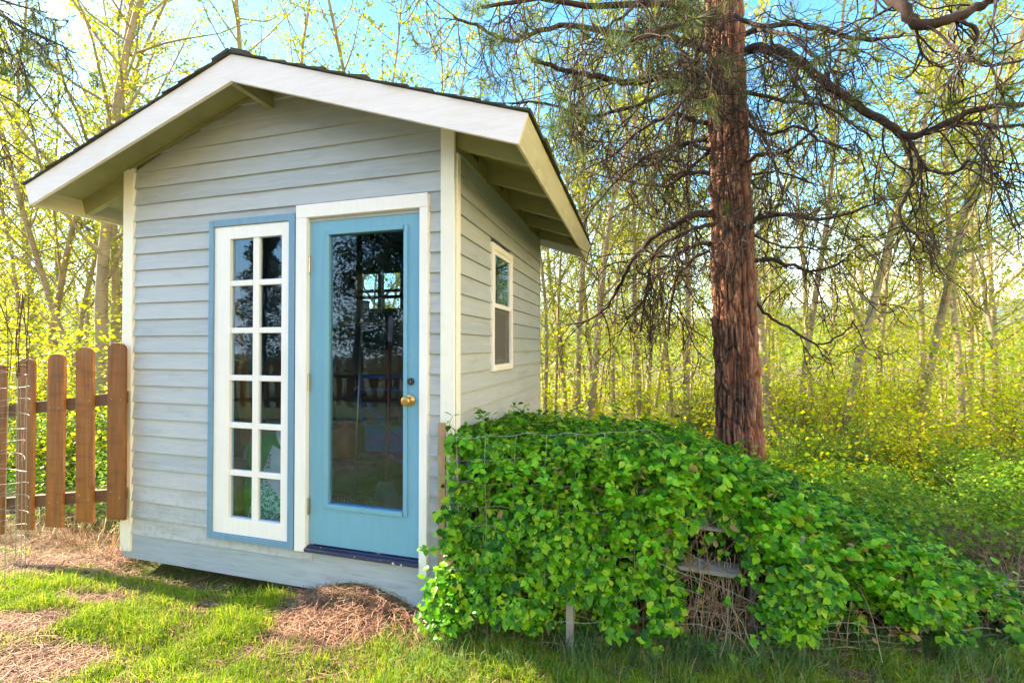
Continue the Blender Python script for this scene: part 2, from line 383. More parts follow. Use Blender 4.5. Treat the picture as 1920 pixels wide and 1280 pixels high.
# door casing
mb = MB(); yc0, yc1 = 2.346, 2.408
mb.box(-2.063,-1.984, yc0, yc1, .287, 2.352); mb.box(-1.211,-1.161, yc0, yc1, .235, 2.352); mb.box(-2.063,-1.161, yc0-.0005, yc1, 2.3525, 2.434)
part(mb, 'door_frame', M['white'], bevel=.003)
mb = MB(); mb.box(-1.984, -1.210, 2.335, 2.44, .293, .314); mb.box(-1.984,-1.210,2.36,2.44,.314,.322)
part(mb, 'threshold', M['sill'], bevel=.003)
D = (-1.978, -1.216, .330, 2.348); G = (-1.846, -1.325, .584, 2.243); yd = 2.378
mb = MB(); mb.box(D[0], G[0], yd, yd+.044, D[2], D[3]); mb.box(G[1], D[1], yd, yd+.044, D[2], D[3])
mb.box(G[0], G[1], yd, yd+.044, D[2], G[2]); mb.box(G[0], G[1], yd, yd+.044, G[3], D[3])
door = part(mb, 'door', M['door'])
mb = MB(); w = .026
for q0, q1 in ((G[0]-w, G[0]+.004), (G[1]-.004, G[1]+w)):
    a, b = (q0, q1); inn = 1 if q0 < G[0]-.01 else -1
    mb.hexa([(a,yd-.010 if inn>0 else yd-.002,G[2]-w),(b,yd-.002 if inn>0 else yd-.010,G[2]-w),(b,yd+.03,G[2]-w),(a,yd+.03 if inn<0 else yd-.0005,G[2]-w),
             (a,yd-.010 if inn>0 else yd-.002,G[3]+w),(b,yd-.002 if inn>0 else yd-.010,G[3]+w),(b,yd+.03,G[3]+w),(a,yd+.03 if inn<0 else yd-.0005,G[3]+w)])
mb.box(G[0]+.004, G[1]-.004, yd-.010, yd-.0005, G[2]-w, G[2]+.002); mb.box(G[0]+.004, G[1]-.004, yd-.010, yd-.0005, G[3]-.002, G[3]+w)
mb.obj('glazing_bead', M['door'], door, bevel=.003)
MB().box(G[0]+.002, G[1]-.002, yd+.018, yd+.022, G[2], G[3]).obj('glass', M['glass'], door)
MB().lathe([(.034,0),(.034,.004),(.030,.009),(.014,.012),(.012,.030),(.017,.036),(.027,.046),(.029,.058),(.026,.066),(.018,.070)], (-1.282, yd, 1.240), (0,-1,0), 28).obj('knob', M['brass'], door, smooth=True)
lk = MB().lathe([(.0215,0),(.0215,.006),(.018,.011)], (-1.277, yd, 1.348), (0,-1,0), 24).obj('lock', M['black'], door)
MB().box(-1.279,-1.275, yd-.0125, yd-.010, 1.341, 1.355).obj('keyhole', M['metal'], lk)
for z in (2.06, 1.33, .56):
    mb = MB().lathe([(.007,0),(.007,.10),(.004,.104)], (-1.981, yd-.009, z-.05), (0,0,1), 10); mb.box(-1.976,-1.966, yd-.003, yd-.0005, z-.05, z+.05)
    mb.obj('hinge', M['metal'], door)
# tall twelve-pane window beside the door
B = (-2.763, -2.075, .286, 2.391); Wn = (-2.726, -2.120, .325, 2.346)
mb = MB(); ya, yb = 2.350, 2.40
mb.box(B[0], Wn[0], ya, yb, B[2], B[3]); mb.box(Wn[1], B[1], ya, yb, B[2], B[3]); mb.box(Wn[0], Wn[1], ya+.001, yb, Wn[3], B[3]); mb.box(Wn[0], Wn[1], ya+.001, yb, B[2], Wn[2])
win = part(mb, 'window', M['blue_trim'], bevel=.002)
PX = ((-2.598,-2.415), (-2.367,-2.183)); PZ = [(.432+k*.311, .432+k*.311+.274) for k in range(6)]
ya = 2.362; mb = MB()
mb.box(Wn[0]+.001, PX[0][0], ya, ya+.04, Wn[2]+.001, Wn[3]-.001); mb.box(PX[1][1], Wn[1]-.001, ya, ya+.04, Wn[2]+.001, Wn[3]-.001)
mb.box(PX[0][0], PX[1][1], ya, ya+.04, Wn[2]+.001, PZ[0][0]); mb.box(PX[0][0], PX[1][1], ya, ya+.04, PZ[-1][1], Wn[3]-.001)
sash = mb.obj('sash', M['white'], win, bevel=.002)
mb = MB(); ym = ya+.006
mb.box(PX[0][1], PX[1][0], ym, ym+.03, PZ[0][0], PZ[-1][1])
for k in range(5):
    for x0, x1 in PX: mb.box(x0, x1, ym+.001, ym+.03, PZ[k][1], PZ[k+1][0])
mb.obj('muntin', M['white'], win, bevel=.004)
for x0, x1 in PX:
    for z0, z1 in PZ: MB().box(x0-.002, x1+.002, ya+.022, ya+.025, z0-.002, z1+.002).obj('pane', M['glass'], win)
# side window, double hung, with a grey screen below
mb = MB(); xa, xb = XR-.03, XR+.012
y0, y1, z0, z1 = 3.038, 3.572, 1.375, 2.296; w = .045
mb.box(xa,xb,y0,y0+w,z0,z1); mb.box(xa,xb,y1-w,y1,z0,z1); mb.box(xa,xb,y0+w,y1-w,z1-w,z1); mb.box(xa,xb+.006,y0+w,y1-w,z0,z0+w)
swn = part(mb, 'window', M['white'], bevel=.002)
ix = XR-.022
def sash4(x, a, b, c, d, w, name, mat):
    m = MB(); m.box(x,x+.02,a,a+w,c,d); m.box(x,x+.02,b-w,b,c,d); m.box(x,x+.02,a+w,b-w,c,c+w); m.box(x,x+.02,a+w,b-w,d-w,d)
    return m.obj(name, mat, swn, bevel=.0015)
sash4(ix+.008, y0+w, y1-w, 1.835, z1-w, .032, 'sash', M['white'])
sash4(ix-.016, y0+w, y1-w, z0+w, 1.855, .032, 'sash', M['white'])
MB().box(ix+.016, ix+.019, y0+w+.03, y1-w-.03, 1.865, z1-w-.03).obj('pane', M['glass'], swn)
MB().box(ix-.008, ix-.005, y0+w+.03, y1-w-.03, z0+w+.03, 1.825).obj('pane', M['glass'], swn)
def screen_mat():
    t = NT('insect screen'); tr = t.n('ShaderNodeBsdfTransparent'); p = t.n('ShaderNodeBsdfPrincipled'); p.inputs['Base Color'].default_value = (.16,.15,.15,1); p.inputs['Roughness'].default_value = .7
    m = t.n('ShaderNodeMixShader'); m.inputs[0].default_value = .6; t.l(tr.outputs[0], m.inputs[1]); t.l(p.outputs[0], m.inputs[2]); t.l(m.outputs[0], t.out.inputs[0]); return t.m
MB().box(ix+.012, ix+.014, y0+w+.003, y1-w-.003, z0+w+.002, 1.834).obj('screen', screen_mat(), swn)
# back window
mb = MB(); ya, yb = b0-.01, YB+.012; w = .03
x0, x1, z0, z1 = BW[0]-.03, BW[1]+.03, BW[2]-.03, BW[3]+.03
mb.box(x0,x0+w+.001,ya,yb,z0,z1); mb.box(x1-w-.001,x1,ya,yb,z0,z1); mb.box(x0+w,x1-w,ya,yb,z0,z0+w); mb.box(x0+w,x1-w,ya,yb,z1-w,z1)
xm = (x0+x1)/2; mb.box(xm-.022, xm+.022, ya+.03, yb-.03, z0+w, z1-w)
for a, b in ((x0+w, xm-.022), (xm+.022, x1-w)):
    mb.box(a, b, ya+.032, yb-.032, 2.185, 2.215); mb.box(a, b, ya+.032, yb-.032, 2.11, 2.145)
bwn = part(mb, 'window', M['inside'])
MB().box(x0+w, x1-w, yb-.03, yb-.027, z0+w, z1-w).obj('pane', M['glass'], bwn)

# ---------------------------------------------------------------- things kept in the shed
FZ = .2875
def bag(name, loc, w, d, h, lean, mat, label, rz=0):
    R = rs(int(w*1000)); V = []; n, m = 26, 22
    for i in range(n+1):
        v = i/n; e = (1-abs(2*v-1)**5)**.4
        for j in range(m):
            a = 2*PI*j/m; cx, cy = math.cos(a), math.sin(a)
            sx = math.copysign(abs(cx)**.45, cx); sy = math.copysign(abs(cy)**.7, cy)
            k = .86 + .14*e; ww = w/2*k*(1+.03*math.sin(9*v+2*a)); dd = max(.012, d/2*e*(1+.10*math.sin(5*v+3*a)) * (1.1-.5*v))
            V.append((sx*ww, sy*dd + lean*v*v, v*h + .02*math.sin(3*a+4*v)*e))
    mb = MB(); fs = [(i*m+j, i*m+(j+1)%m, (i+1)*m+(j+1)%m, (i+1)*m+j) for i in range(n) for j in range(m)] + [tuple(range(m))[::-1], tuple(n*m+j for j in range(m))]
    mb.add(V, fs); o = mb.obj(name, mat, smooth=True); o.location = loc; o.rotation_euler[2] = rz
    o.modifiers.new('s', 'SUBSURF').levels = 1; o.modifiers['s'].render_levels = 1
    return tag(o, label, 'bag')
def bag_mat(kind):
    t = NT('printed plastic sack'); c = t.n('ShaderNodeTexCoord'); sep = t.n('ShaderNodeSeparateXYZ'); t.l(c.outputs['Object'], sep.inputs[0])
    def thr(out, at, gt=True, w=.003):
        m = t.n('ShaderNodeMath', operation='GREATER_THAN' if gt else 'LESS_THAN'); t.l(out, m.inputs[0]); m.inputs[1].default_value = at; return m.outputs[0]
    def comb(a, b, ka, kb):
        m1 = t.n('ShaderNodeMath', operation='MULTIPLY'); t.l(a, m1.inputs[0]); m1.inputs[1].default_value = ka
        m2 = t.n('ShaderNodeMath', operation='MULTIPLY_ADD'); t.l(b, m2.inputs[0]); m2.inputs[1].default_value = kb; t.l(m1.outputs[0], m2.inputs[2]); return m2.outputs[0]
    green = t.ramp(t.noise(6, 4), [(.3, (.02,.16,.05)), (.7, (.05,.33,.10))])
    white = t.ramp(t.noise(5, 4), [(.3, (.55,.62,.68)), (.7, (.75,.8,.82))])
    if kind == 0:
        spk = t.ramp(t.noise(70, 2), [(.44, (.02,.20,.15)), (.50, (.25,.60,.50)), (.58, (.55,.85,.78))])
        col = t.mix(thr(comb(sep.outputs[0], sep.outputs[2], .9, 1), .36), spk, white)
        col = t.mix(thr(comb(sep.outputs[0], sep.outputs[2], 1.3, -.35), -.165, False), col, green)
        col = t.mix(thr(comb(sep.outputs[0], sep.outputs[2], .35, 1), .585), col, green)
        col = t.mix(thr(comb(sep.outputs[0], sep.outputs[2], .9, 1), .66), col, white); col = t.mix(thr(comb(sep.outputs[0], sep.outputs[2], .9, 1), .70), col, green)
    else:
        col = t.mix(thr(comb(sep.outputs[0], sep.outputs[2], -.5, 1), .30), green, white)
        col = t.mix(thr(comb(sep.outputs[0], sep.outputs[2], .6, 1), .52), col, green)
    t.pbr(col, .3, t.bump(t.noise(9, 5, (1,1,1), .6, 1), .012, .8)); return t.m
bg = bag('feed_sack', (-2.50, 2.62, FZ), .40, .20, .66, .05, bag_mat(0), 'green and white plastic sack with black lettering standing behind the lower panes')
cu = bpy.data.curves.new('lettering', 'FONT'); cu.body = 'MIER'; cu.size = .050; cu.extrude = .0008; cu.align_x = 'CENTER'
tx = bpy.data.objects.new('lettering_curve', cu); COL.objects.link(tx); bpy.context.view_layer.update()
me = bpy.data.meshes.new_from_object(tx.evaluated_get(bpy.context.evaluated_depsgraph_get())); bpy.data.objects.remove(tx)
lt = bpy.data.objects.new('lettering', me); COL.objects.link(lt); me.materials.clear(); me.materials.append(M['black']); lt.parent = bg
lt.location = (.078, -.124, .492); lt.rotation_euler = (PI/2, math.radians(98), 0)
b2 = bag('feed_sack', (-2.78, 2.86, FZ), .34, .2, .52, .04, bag_mat(1), 'smaller green sack slumped to the left of the lettered sack inside the shed', .3)
pl = MB().hexa([(-2.90,2.86,FZ),(-2.84,2.86,FZ),(-2.84,2.92,FZ),(-2.90,2.92,FZ),(-3.10,2.80,2.36),(-3.04,2.80,2.36),(-3.04,2.86,2.36),(-3.10,2.86,2.36)]).obj('wooden_post', M['plank'])
pl.location = (-.03,-.02,0); tag(pl, 'orange brown wooden post leaning upright behind the left column of panes', 'post')
def tool(name, foot, top, label, r, mat, grip, head):
    e = empty(name, foot, label, 'garden tool'); f = Vector(foot); t_ = Vector(top); d = t_-f
    under(e, MB().tube([f+d*.05, f+d*.86], r, 10).obj('handle', mat, smooth=True))
    under(e, MB().tube([f+d*.86, f+d*.87, f+d*.985, f+d], [r*1.1, r*1.6, r*1.6, r*1.1], 10).obj('grip', grip, smooth=True))
    mb = MB()
    if head == 'rake':
        mb.box(f.x-.2, f.x+.2, f.y-.012, f.y+.012, f.z+.07, f.z+.09)
        for k in range(14): mb.tube([(f.x-.195+k*.03, f.y, f.z+.07), (f.x-.195+k*.03, f.y-.02, f.z+.002)], .003, 5)
    else: mb.prism([(-.09,.0),(0,-.0),(.09,.0),(.1,.16),(.06,.26),(-.06,.26),(-.1,.16)], lambda p,t: (f.x+p[0], f.y+t, f.z+p[1]), -.002, .002)
    under(e, mb.obj('head', M['metal']))
tool('garden_rake', (-2.17,3.1,FZ), (-2.22,3.3,1.93), 'thin grey pole rake standing inside the shed behind the door glass', .011, M['metal'], simple('grey grip', (.25,.25,.28), .7), 'rake')
tool('garden_spade', (-1.82,3.0,FZ), (-1.93,3.25,1.80), 'red handled spade with mauve grip standing inside behind the door glass', .013, simple('red painted handle', (.22,.04,.03), .5), simple('mauve grip', (.42,.28,.45), .6), 'spade')
sf = empty('storage_shelf', (-2.9,4.3,FZ), 'dark wooden shelf rack along the back wall inside the shed', 'shelf')
mb = MB()
for x in (-3.42,-2.32): 
    for y in (4.05,4.5): mb.box(x, x+.045, y, y+.045, FZ, 1.9)
under(sf, mb.obj('post', M['inside']))
for z in (.75, 1.25, 1.78): under(sf, MB().box(-3.43,-2.27,4.03,4.56,z,z+.025).obj('shelf', M['inside']))
def carton(loc, w, d, h, col, label, rz=0):
    mb = MB(); mb.box(-w/2,w/2,-d/2,d/2,0,h-.02); mb.box(-w/2-.006,w/2+.006,-d/2-.006,d/2+.006,h-.019,h); mb.box(-.02,.02,-d/2-.009,-d/2-.0065,.0,h)
    o = mb.obj('storage_box', simple('box '+label[:12], col, .6)); o.location = loc; o.rotation_euler[2] = rz; tag(o, label, 'box', 'boxes kept in the shed')
carton((-3.1,4.3,1.8055), .36,.34,.26, (.20,.26,.34), 'blue grey storage box on the top shelf inside the shed', .1)
carton((-2.55,4.3,1.2755), .44,.36,.24, (.30,.24,.16), 'tan box on the middle shelf inside the shed')
carton((-3.1,4.3,1.2755), .4,.34,.28, (.12,.14,.18), 'dark box on the middle shelf inside the shed')
carton((-2.8,4.3,.7755), .6,.36,.2, (.35,.33,.3), 'wide pale box on the lowest shelf inside the shed')
carton((-2.93,2.72,FZ), .22,.24,.40, (.62,.50,.40), 'pale carton behind the lower left panes', .1)
# blue tubular hand cart and red fuel can
hc = empty('hand_cart', (-1.6,3.6,FZ), 'blue tubular hand cart parked inside behind the door glass', 'hand cart')
bl = simple('blue painted tube', (.03,.13,.42), .35); rub = simple('black rubber', (.02,.02,.022), .7)
mb = MB()
mb.tube([(-1.95,3.5,1.28),(-1.2,3.5,1.30)], .014, 8); mb.tube([(-1.95,3.5,1.17),(-1.2,3.5,1.19)], .014, 8)
mb.tube([(-1.95,3.5,1.29),(-1.97,3.5,1.1),(-1.9,3.55,.7),(-1.55,3.6,.5)], .014, 8); mb.tube([(-1.22,3.5,1.3),(-1.2,3.5,1.1),(-1.2,3.55,.6)], .014, 8)
mb.tube([(-1.9,3.5,1.05),(-1.35,3.45,.55)], .014, 8); mb.box(-1.95,-1.25,3.56,3.95,.62,.66); mb.box(-1.95,-1.25,3.56,3.58,.66,.85)
under(hc, mb.obj('frame', bl, smooth=False))
for x, y in ((-1.32,3.42),(-1.9,3.42)):
    mb = MB(); mb.tube([(x+.03*0, y+.13*math.cos(a), FZ+.155+.13*math.sin(a)) for a in [2*PI*k/24 for k in range(25)]], .024, 8, False)
    w_ = under(hc, mb.obj('wheel', rub, smooth=True)); MB().lathe([(.03,-.02),(.03,.02)], (x,y,FZ+.155), (1,0,0), 12).obj('hub', M['metal'], w_)
fc = MB().lathe([(.11,0),(.125,.02),(.125,.2),(.10,.25),(.03,.27),(.028,.31)], (-2.16,3.4,1.02-.0), (0,0,1), 20).obj('fuel_can', simple('red plastic', (.30,.02,.02), .4), smooth=True)
fc.location = (-.31,.02,FZ-1.02+.30); hc.location.x -= .42; tag(fc, 'red fuel can on a crate inside behind the door glass', 'fuel can')
carton((-2.47,3.42,FZ), .4,.36,.30, (.08,.09,.10), 'black crate holding the red fuel can inside the shed')
# ---------------------------------------------------------------- measuring aids: a point seen in the photograph at a known distance
_a = math.radians(15.65); _F = Vector((-math.sin(_a), math.cos(_a), 0)); _Rt = Vector((math.cos(_a), math.sin(_a), 0)); EYE = Vector((0,0,1.55))
def at(px, py, d): return EYE + _F*d + _Rt*((px-960)/846*d) + Vector((0,0,(650-py)/846*d))
def gp(px, py):
    p = at(px, py, 1.55*846/(py-650)); return p.x, p.y
def gz(x, y):
    x = np.asarray(x, float); y = np.asarray(y, float)
    z = (fbm(x*1.1, y*1.1, 3)-.5)*.07 + (fbm(x*5, y*5, 9, 3)-.5)*.02
    z = z*np.clip(1-np.abs(y-2.7)*0+.0, 0, 1)
    near = np.clip((y+3)/3, 0, 1)
    z = z - .02 - .055*np.clip(y-4.6, 0, 60) - .02*np.clip(y-12, 0, 80) + .0*near
    z = z + .165*np.exp(-(((x+1.62)/.42)**2+((y-2.42)/.19)**2))
    z = z - .055*np.exp(-((y-2.46)/.17)**2)*np.clip((x+3.65)*6,0,1)*np.clip((-2.15-x)*3,0,1)
    z = z + .06*np.exp(-(((x+3.2)/.5)**2+((y-1.75)/.3)**2))
    z = z + (fbm(x*.12+4, y*.12, 5, 3)-.5)*np.clip(np.hypot(x+1, y-2)-4, 0, 30)*.05
    return z
def gz1(x, y): return float(gz(np.array([x]), np.array([y]))[0])
def grid_axis(lo, hi, fine0, fine1, step, grow=1.16):
    a = list(np.arange(fine0, fine1, step)); s = step; v = fine1
    while v < hi: a.append(v); s *= grow; v += s
    a.append(hi); s = step; v = fine0; b = []
    while v > lo: s *= grow; v -= s; b.append(max(v, lo))
    return np.array(sorted(set(b + a)))
gx = grid_axis(-400, 400, -5.2, 3.6, .045); gy = grid_axis(-60, 600, .6, 5.2, .045)
X, Y = np.meshgrid(gx, gy, indexing='ij'); Z = gz(X, Y)
n0, n1 = X.shape; idx = np.arange(n0*n1).reshape(n0, n1)
F = np.stack([idx[:-1,:-1], idx[1:,:-1], idx[1:,1:], idx[:-1,1:]], -1).reshape(-1, 4)
t = NT('forest floor')
c = t.ramp(t.noise(9, 8), [(.3, (.06,.035,.022)), (.5, (.17,.105,.07)), (.66, (.30,.21,.135)), (.8, (.40,.30,.2))])
c = t.mix(t.ramp(t.noise(.8, 5), [(.42, (0,0,0)), (.6, (.75,)*3)]), c, (.10,.16,.025))
c = t.mix(t.ramp(t.noise(60, 4), [(.45, (0,0,0)), (.6, (.6,)*3)]), c, (.05,.03,.02))
t.pbr(c, .95, t.bump(t.noise(45, 6), .012), spec=.1)
tag(arr_obj('ground', np.stack([X.ravel(), Y.ravel(), Z.ravel()], 1), [F], t.m, smooth=True), kind='structure')
# hills
def ridge(name, dist, hbase, amp, mat, seed, a0=-62, a1=62, n=260):
    V = []; rows = 14
    for i in range(n):
        a = math.radians(a0 + (a1-a0)*i/(n-1)); h = hbase + amp*float(fbm(i*.035+seed, seed*1.7, seed, 5))
        for j in range(rows):
            q = j/(rows-1); r = dist*(1+q*.5); w = math.sin(q*PI/2)
            rough = float(fbm(i*.4, j*.9+seed, seed+2, 3)-.5)*amp*.12
            V.append((-math.sin(-a+_a)*r, math.cos(-a+_a)*r, -12 + (h+12)*w + rough*q))
    ii = np.arange(n*rows).reshape(n, rows); F = np.stack([ii[:-1,:-1], ii[1:,:-1], ii[1:,1:], ii[:-1,1:]], -1).reshape(-1,4)
    return tag(arr_obj(name, V, [F], mat, smooth=True), kind='structure')
def hill_mat(name, a, b, sc):
    t = NT(name); c = t.ramp(t.noise(sc, 8), [(.35, a), (.65, b)]); t.pbr(c, 1, t.bump(t.noise(sc*6, 6), 3), spec=0); return t.m
ridge('wooded_hill', 170, 3, 15, hill_mat('wooded slope', (.05,.09,.02), (.20,.27,.05), .12), 2)
ridge('far_hill', 900, 60, 90, hill_mat('far wooded hill', (.03,.05,.03), (.08,.11,.06), .02), 6)
# ---------------------------------------------------------------- leaf and blade arrays
def frames(n, R, up=.5, out=None):
    """random leaf frames: d = along leaf, s = across, nn = normal"""
    nn = R.normal(size=(n,3)); nn /= np.linalg.norm(nn, axis=1)[:,None]
    nn[:,2] = np.abs(nn[:,2]); nn = nn*(1-up) + np.array([0,0,1.])*up
    if out is not None: nn = nn + out
    nn /= np.linalg.norm(nn, axis=1)[:,None]
    d = R.normal(size=(n,3)); d -= nn*(d*nn).sum(1)[:,None]; d /= np.linalg.norm(d, axis=1)[:,None]
    return d, np.cross(nn, d), nn
def leaf_kites(P, size, R, up=.3, w=.42):
    n = len(P); d, s, nn = frames(n, R, up); L = (size*R.uniform(.65,1.25,n))[:,None]
    V = np.stack([P, P + d*L*.45 + s*L*w + nn*L*.1, P + d*L, P + d*L*.45 - s*L*w + nn*L*.1], 1).reshape(-1,3)
    return V, np.arange(n*4).reshape(n,4)
def leaf_ovate(P, size, R, up=.4, out=None, w=.34, dirs=None):
    n = len(P); d, s, nn = frames(n, R, up, out)
    if dirs is not None: d = dirs; s = np.cross(nn, d); s /= np.linalg.norm(s, axis=1)[:,None]; nn = np.cross(d, s)
    L = (size*R.uniform(.6,1.25,n))[:,None]; W = L*w
    V = np.stack([P, P+d*L*.5-nn*L*.02, P+d*L-nn*L*.12, P+d*L*.28-s*W+nn*L*.07, P+d*L*.66-s*W*.75+nn*L*.03, P+d*L*.28+s*W+nn*L*.07, P+d*L*.66+s*W*.75+nn*L*.03], 1).reshape(-1,3)
    b = (np.arange(n)*7)[:,None]
    return V, [np.concatenate([b+np.array([[0,5,6,1]]), b+np.array([[0,1,4,3]])]), np.concatenate([b+np.array([[1,6,2]]), b+np.array([[1,2,4]])])]
def blades(P, h, w, R, lean=.5, wind=(0,0)):
    n = len(P); a = R.uniform(0, 2*PI, n); s = np.stack([np.cos(a), np.sin(a), 0*a], 1); b = R.uniform(0, 2*PI, n)
    q = (R.uniform(.1,1,n)*lean)[:,None]; l = np.stack([np.cos(b)+wind[0], np.sin(b)+wind[1], 0*b], 1)*q
    h = (h*R.uniform(.5,1.2,n))[:,None]; w = (w*R.uniform(.6,1.2,n))[:,None]; z = np.array([0,0,1.])
    m = P + z*h*.55 + l*h*.3; t_ = P + z*h*(1-.35*q) + l*h
    V = np.stack([P-s*w/2, P+s*w/2, m+s*w*.4, m-s*w*.4, t_], 1).reshape(-1,3); k = (np.arange(n)*5)[:,None]
    return V, [k+np.array([[0,1,2,3]]), k+np.array([[3,2,4]])]
def needles_flat(P, L, w, R, lift=.3):
    n = len(P); a = R.uniform(0, 2*PI, n); d = np.stack([np.cos(a), np.sin(a), R.normal(0,lift,n)*.4], 1); s = np.stack([-np.sin(a), np.cos(a), 0*a], 1)
    L = (L*R.uniform(.5,1.2,n))[:,None]; bend = (R.normal(0,.12,n))[:,None]
    m = P + d*L*.5 + s*L*bend; e = P + d*L + np.array([0,0,-.004])
    V = np.stack([P-s*w/2, P+s*w/2, m+s*w/2, m-s*w/2, e+s*w/2, e-s*w/2], 1).reshape(-1,3); k = (np.arange(n)*6)[:,None]
    return V, [np.concatenate([k+np.array([[0,1,2,3]]), k+np.array([[3,2,4,5]])])]
def join(parts):
    V = []; F = {}; o = 0
    for v, fs in parts:
        V.append(v)
        for f in (fs if isinstance(fs, list) else [fs]): F.setdefault(f.shape[1], []).append(f+o)
        o += len(v)
    return np.concatenate(V), [np.concatenate(x) for x in F.values()]
# ---------------------------------------------------------------- lawn and litter
R = rs(11)
def ell(x, y, cx, cy, rx, ry, rot=0):
    c_, s_ = math.cos(rot), math.sin(rot); u = (x-cx)*c_+(y-cy)*s_; v = -(x-cx)*s_+(y-cy)*c_
    return np.exp(-((u/rx)**2+(v/ry)**2))
PATCH = [(gp(60,1240), .27, .13, .5), (gp(20,1170), .28, .10, .3), (gp(160,1120), .30, .07, .2), (gp(60,1050), .7, .16, .2), (gp(400,1075), .0001, .0001, 0), ((-1.64,2.27), .38, .16, 0), (gp(800,1135), .25, .2, 0), (gp(250,1290), .12, .06, 0)]
def bare(x, y):
    m = 0
    for (c_, rx, ry, ro) in PATCH: m = m + 1.15*ell(x, y, c_[0], c_[1], rx, ry, ro)
    return m + (fbm(x*3.2, y*3.2, 21)-.5)*1.9
def hedge_front(x):
    return np.interp(x, [-1.1,-.98,-.36,.76,1.5,2.4], [2.30,2.32,2.39,2.62,2.85,3.25])
def scatter(n, x0, x1, y0, y1): return R.uniform(x0, x1, n), R.uniform(y0, y1, n)
x, y = scatter(420000, -5.3, 2.9, .9, 3.1)
b = bare(x, y); u = R.rand(len(x))
ok = (u < np.clip(1.15-b*1.6, .02, 1)) & (y < np.where(x < -.95, 2.36, hedge_front(x)+.15)) & ~((x>-3.5)&(x<-2.3)&(y>2.29)&(R.rand(len(x))<.93))
ok &= ~((x < -3.4) & (y > 2.3)); x, y, b = x[ok], y[ok], b[ok]
P = np.stack([x, y, gz(x,y)-.004], 1); near_wall = np.clip(1-np.abs(y-2.28)/.1, 0, 1)*(x<-2.2)
h = (.020 + .13*np.clip(fbm(x*5, y*5, 31)-.30,0,1)*np.clip(1-b,.3,1) + .02*R.rand(len(x))) * (1+1.1*near_wall*(R.rand(len(x))<.25))
V1, F1 = blades(P, h*1.15, .0034, R, 1.1, (.25,-.15))
lawn_m = leaf_mat('lawn grass', [(0,(.06,.20,.010)), (.3,(.15,.33,.010)), (.65,(.33,.46,.014)), (.9,(.48,.50,.04)), (1,(.55,.42,.18))], .45, .5, 1.3)
tag(arr_obj('lawn_grass', V1, F1, lawn_m), 'short patchy green lawn grass in front of the shed', 'grass', kind='stuff')
# long blue-green grass at the foot of the wire fence
x = R.uniform(-1.2, 2.6, 26000); y = hedge_front(x) - R.exponential(.10, len(x)) + .10; cl = fbm(x*7, y*7, 41)
ok = R.rand(len(x)) < np.clip((cl-.40)*5, .03, 1); ok &= ~((x<-1.0)&(y>2.2)); x, y = x[ok], y[ok]
V1, F1 = blades(np.stack([x, y, gz(x,y)], 1), .17, .0036, R, 1.1, (.1,-.35))
tag(arr_obj('long_grass', V1, F1, leaf_mat('long grass', [(0,(.06,.17,.05)), (.5,(.13,.27,.08)), (.82,(.22,.33,.12)), (1,(.45,.36,.2))], .4)), 'long drooping grass at the foot of the wire fence', 'grass', kind='stuff')
# fallen pine needles
x, y = scatter(150000, -5.2, 2.8, .9, 3.0); b = bare(x, y); ok = R.rand(len(x)) < np.clip(b*1.3-.2, .075, 1)
ok |= (np.abs(y-hedge_front(x)+.02) < .22) & (x>-.9) & (R.rand(len(x))<.5)
ok &= (y < 2.375) | (x > -1.0) | (x < -3.6); x, y = x[ok], y[ok]
V1, F1 = needles_flat(np.stack([x, y, gz(x,y)+.004+R.uniform(0,.016,len(x))], 1), .11, .0026, R)
needle_m = leaf_mat('dry needles', [(0,(.09,.04,.028)), (.35,(.27,.125,.085)), (.75,(.44,.235,.165)), (1,(.62,.44,.31))], .1, .6, 1)
tag(arr_obj('fallen_needles', V1, F1, needle_m), 'pinkish brown fallen pine needles in drifts over the lawn', 'pine needles', kind='stuff')
# ---------------------------------------------------------------- bark, tubes, trees
def tubes_obj(name, mb, mat, parent=None): return mb.obj(name, mat, parent, smooth=True)
def aspen_bark():
    t = NT('aspen bark'); c = t.ramp(t.noise(3, 5, (1,1,.6)), [(.3, (.21,.15,.07)), (.6, (.37,.29,.17)), (.8, (.50,.42,.29))])
    c = t.mix(t.ramp(t.noise(7, 4, (1.2,1.2,6)), [(.58, (0,0,0)), (.66, (.9,)*3)]), c, (.10,.08,.06))
    c = t.mix(t.ramp(t.noise(2, 3), [(.5, (0,0,0)), (.7, (.5,)*3)]), c, (.33,.30,.12))
    t.pbr(c, .8, t.bump(t.noise(14, 4, (1,1,5)), .006)); return t.m
M['aspen'] = aspen_bark()
yellow = leaf_mat('young aspen leaves', [(0,(.15,.25,.008)), (.4,(.28,.36,.010)), (.8,(.42,.44,.012)), (1,(.52,.46,.03))], .6, .4, 1.25)
bushy = leaf_mat('undergrowth leaves', [(0,(.15,.27,.005)), (.35,(.34,.45,.006)), (.75,(.55,.56,.008)), (1,(.62,.50,.015))], .58, .45, 1.3)
green = leaf_mat('fresh green leaves', [(0,(.07,.20,.012)), (.5,(.16,.34,.015)), (1,(.33,.47,.03))], .5, .45, 1.3)
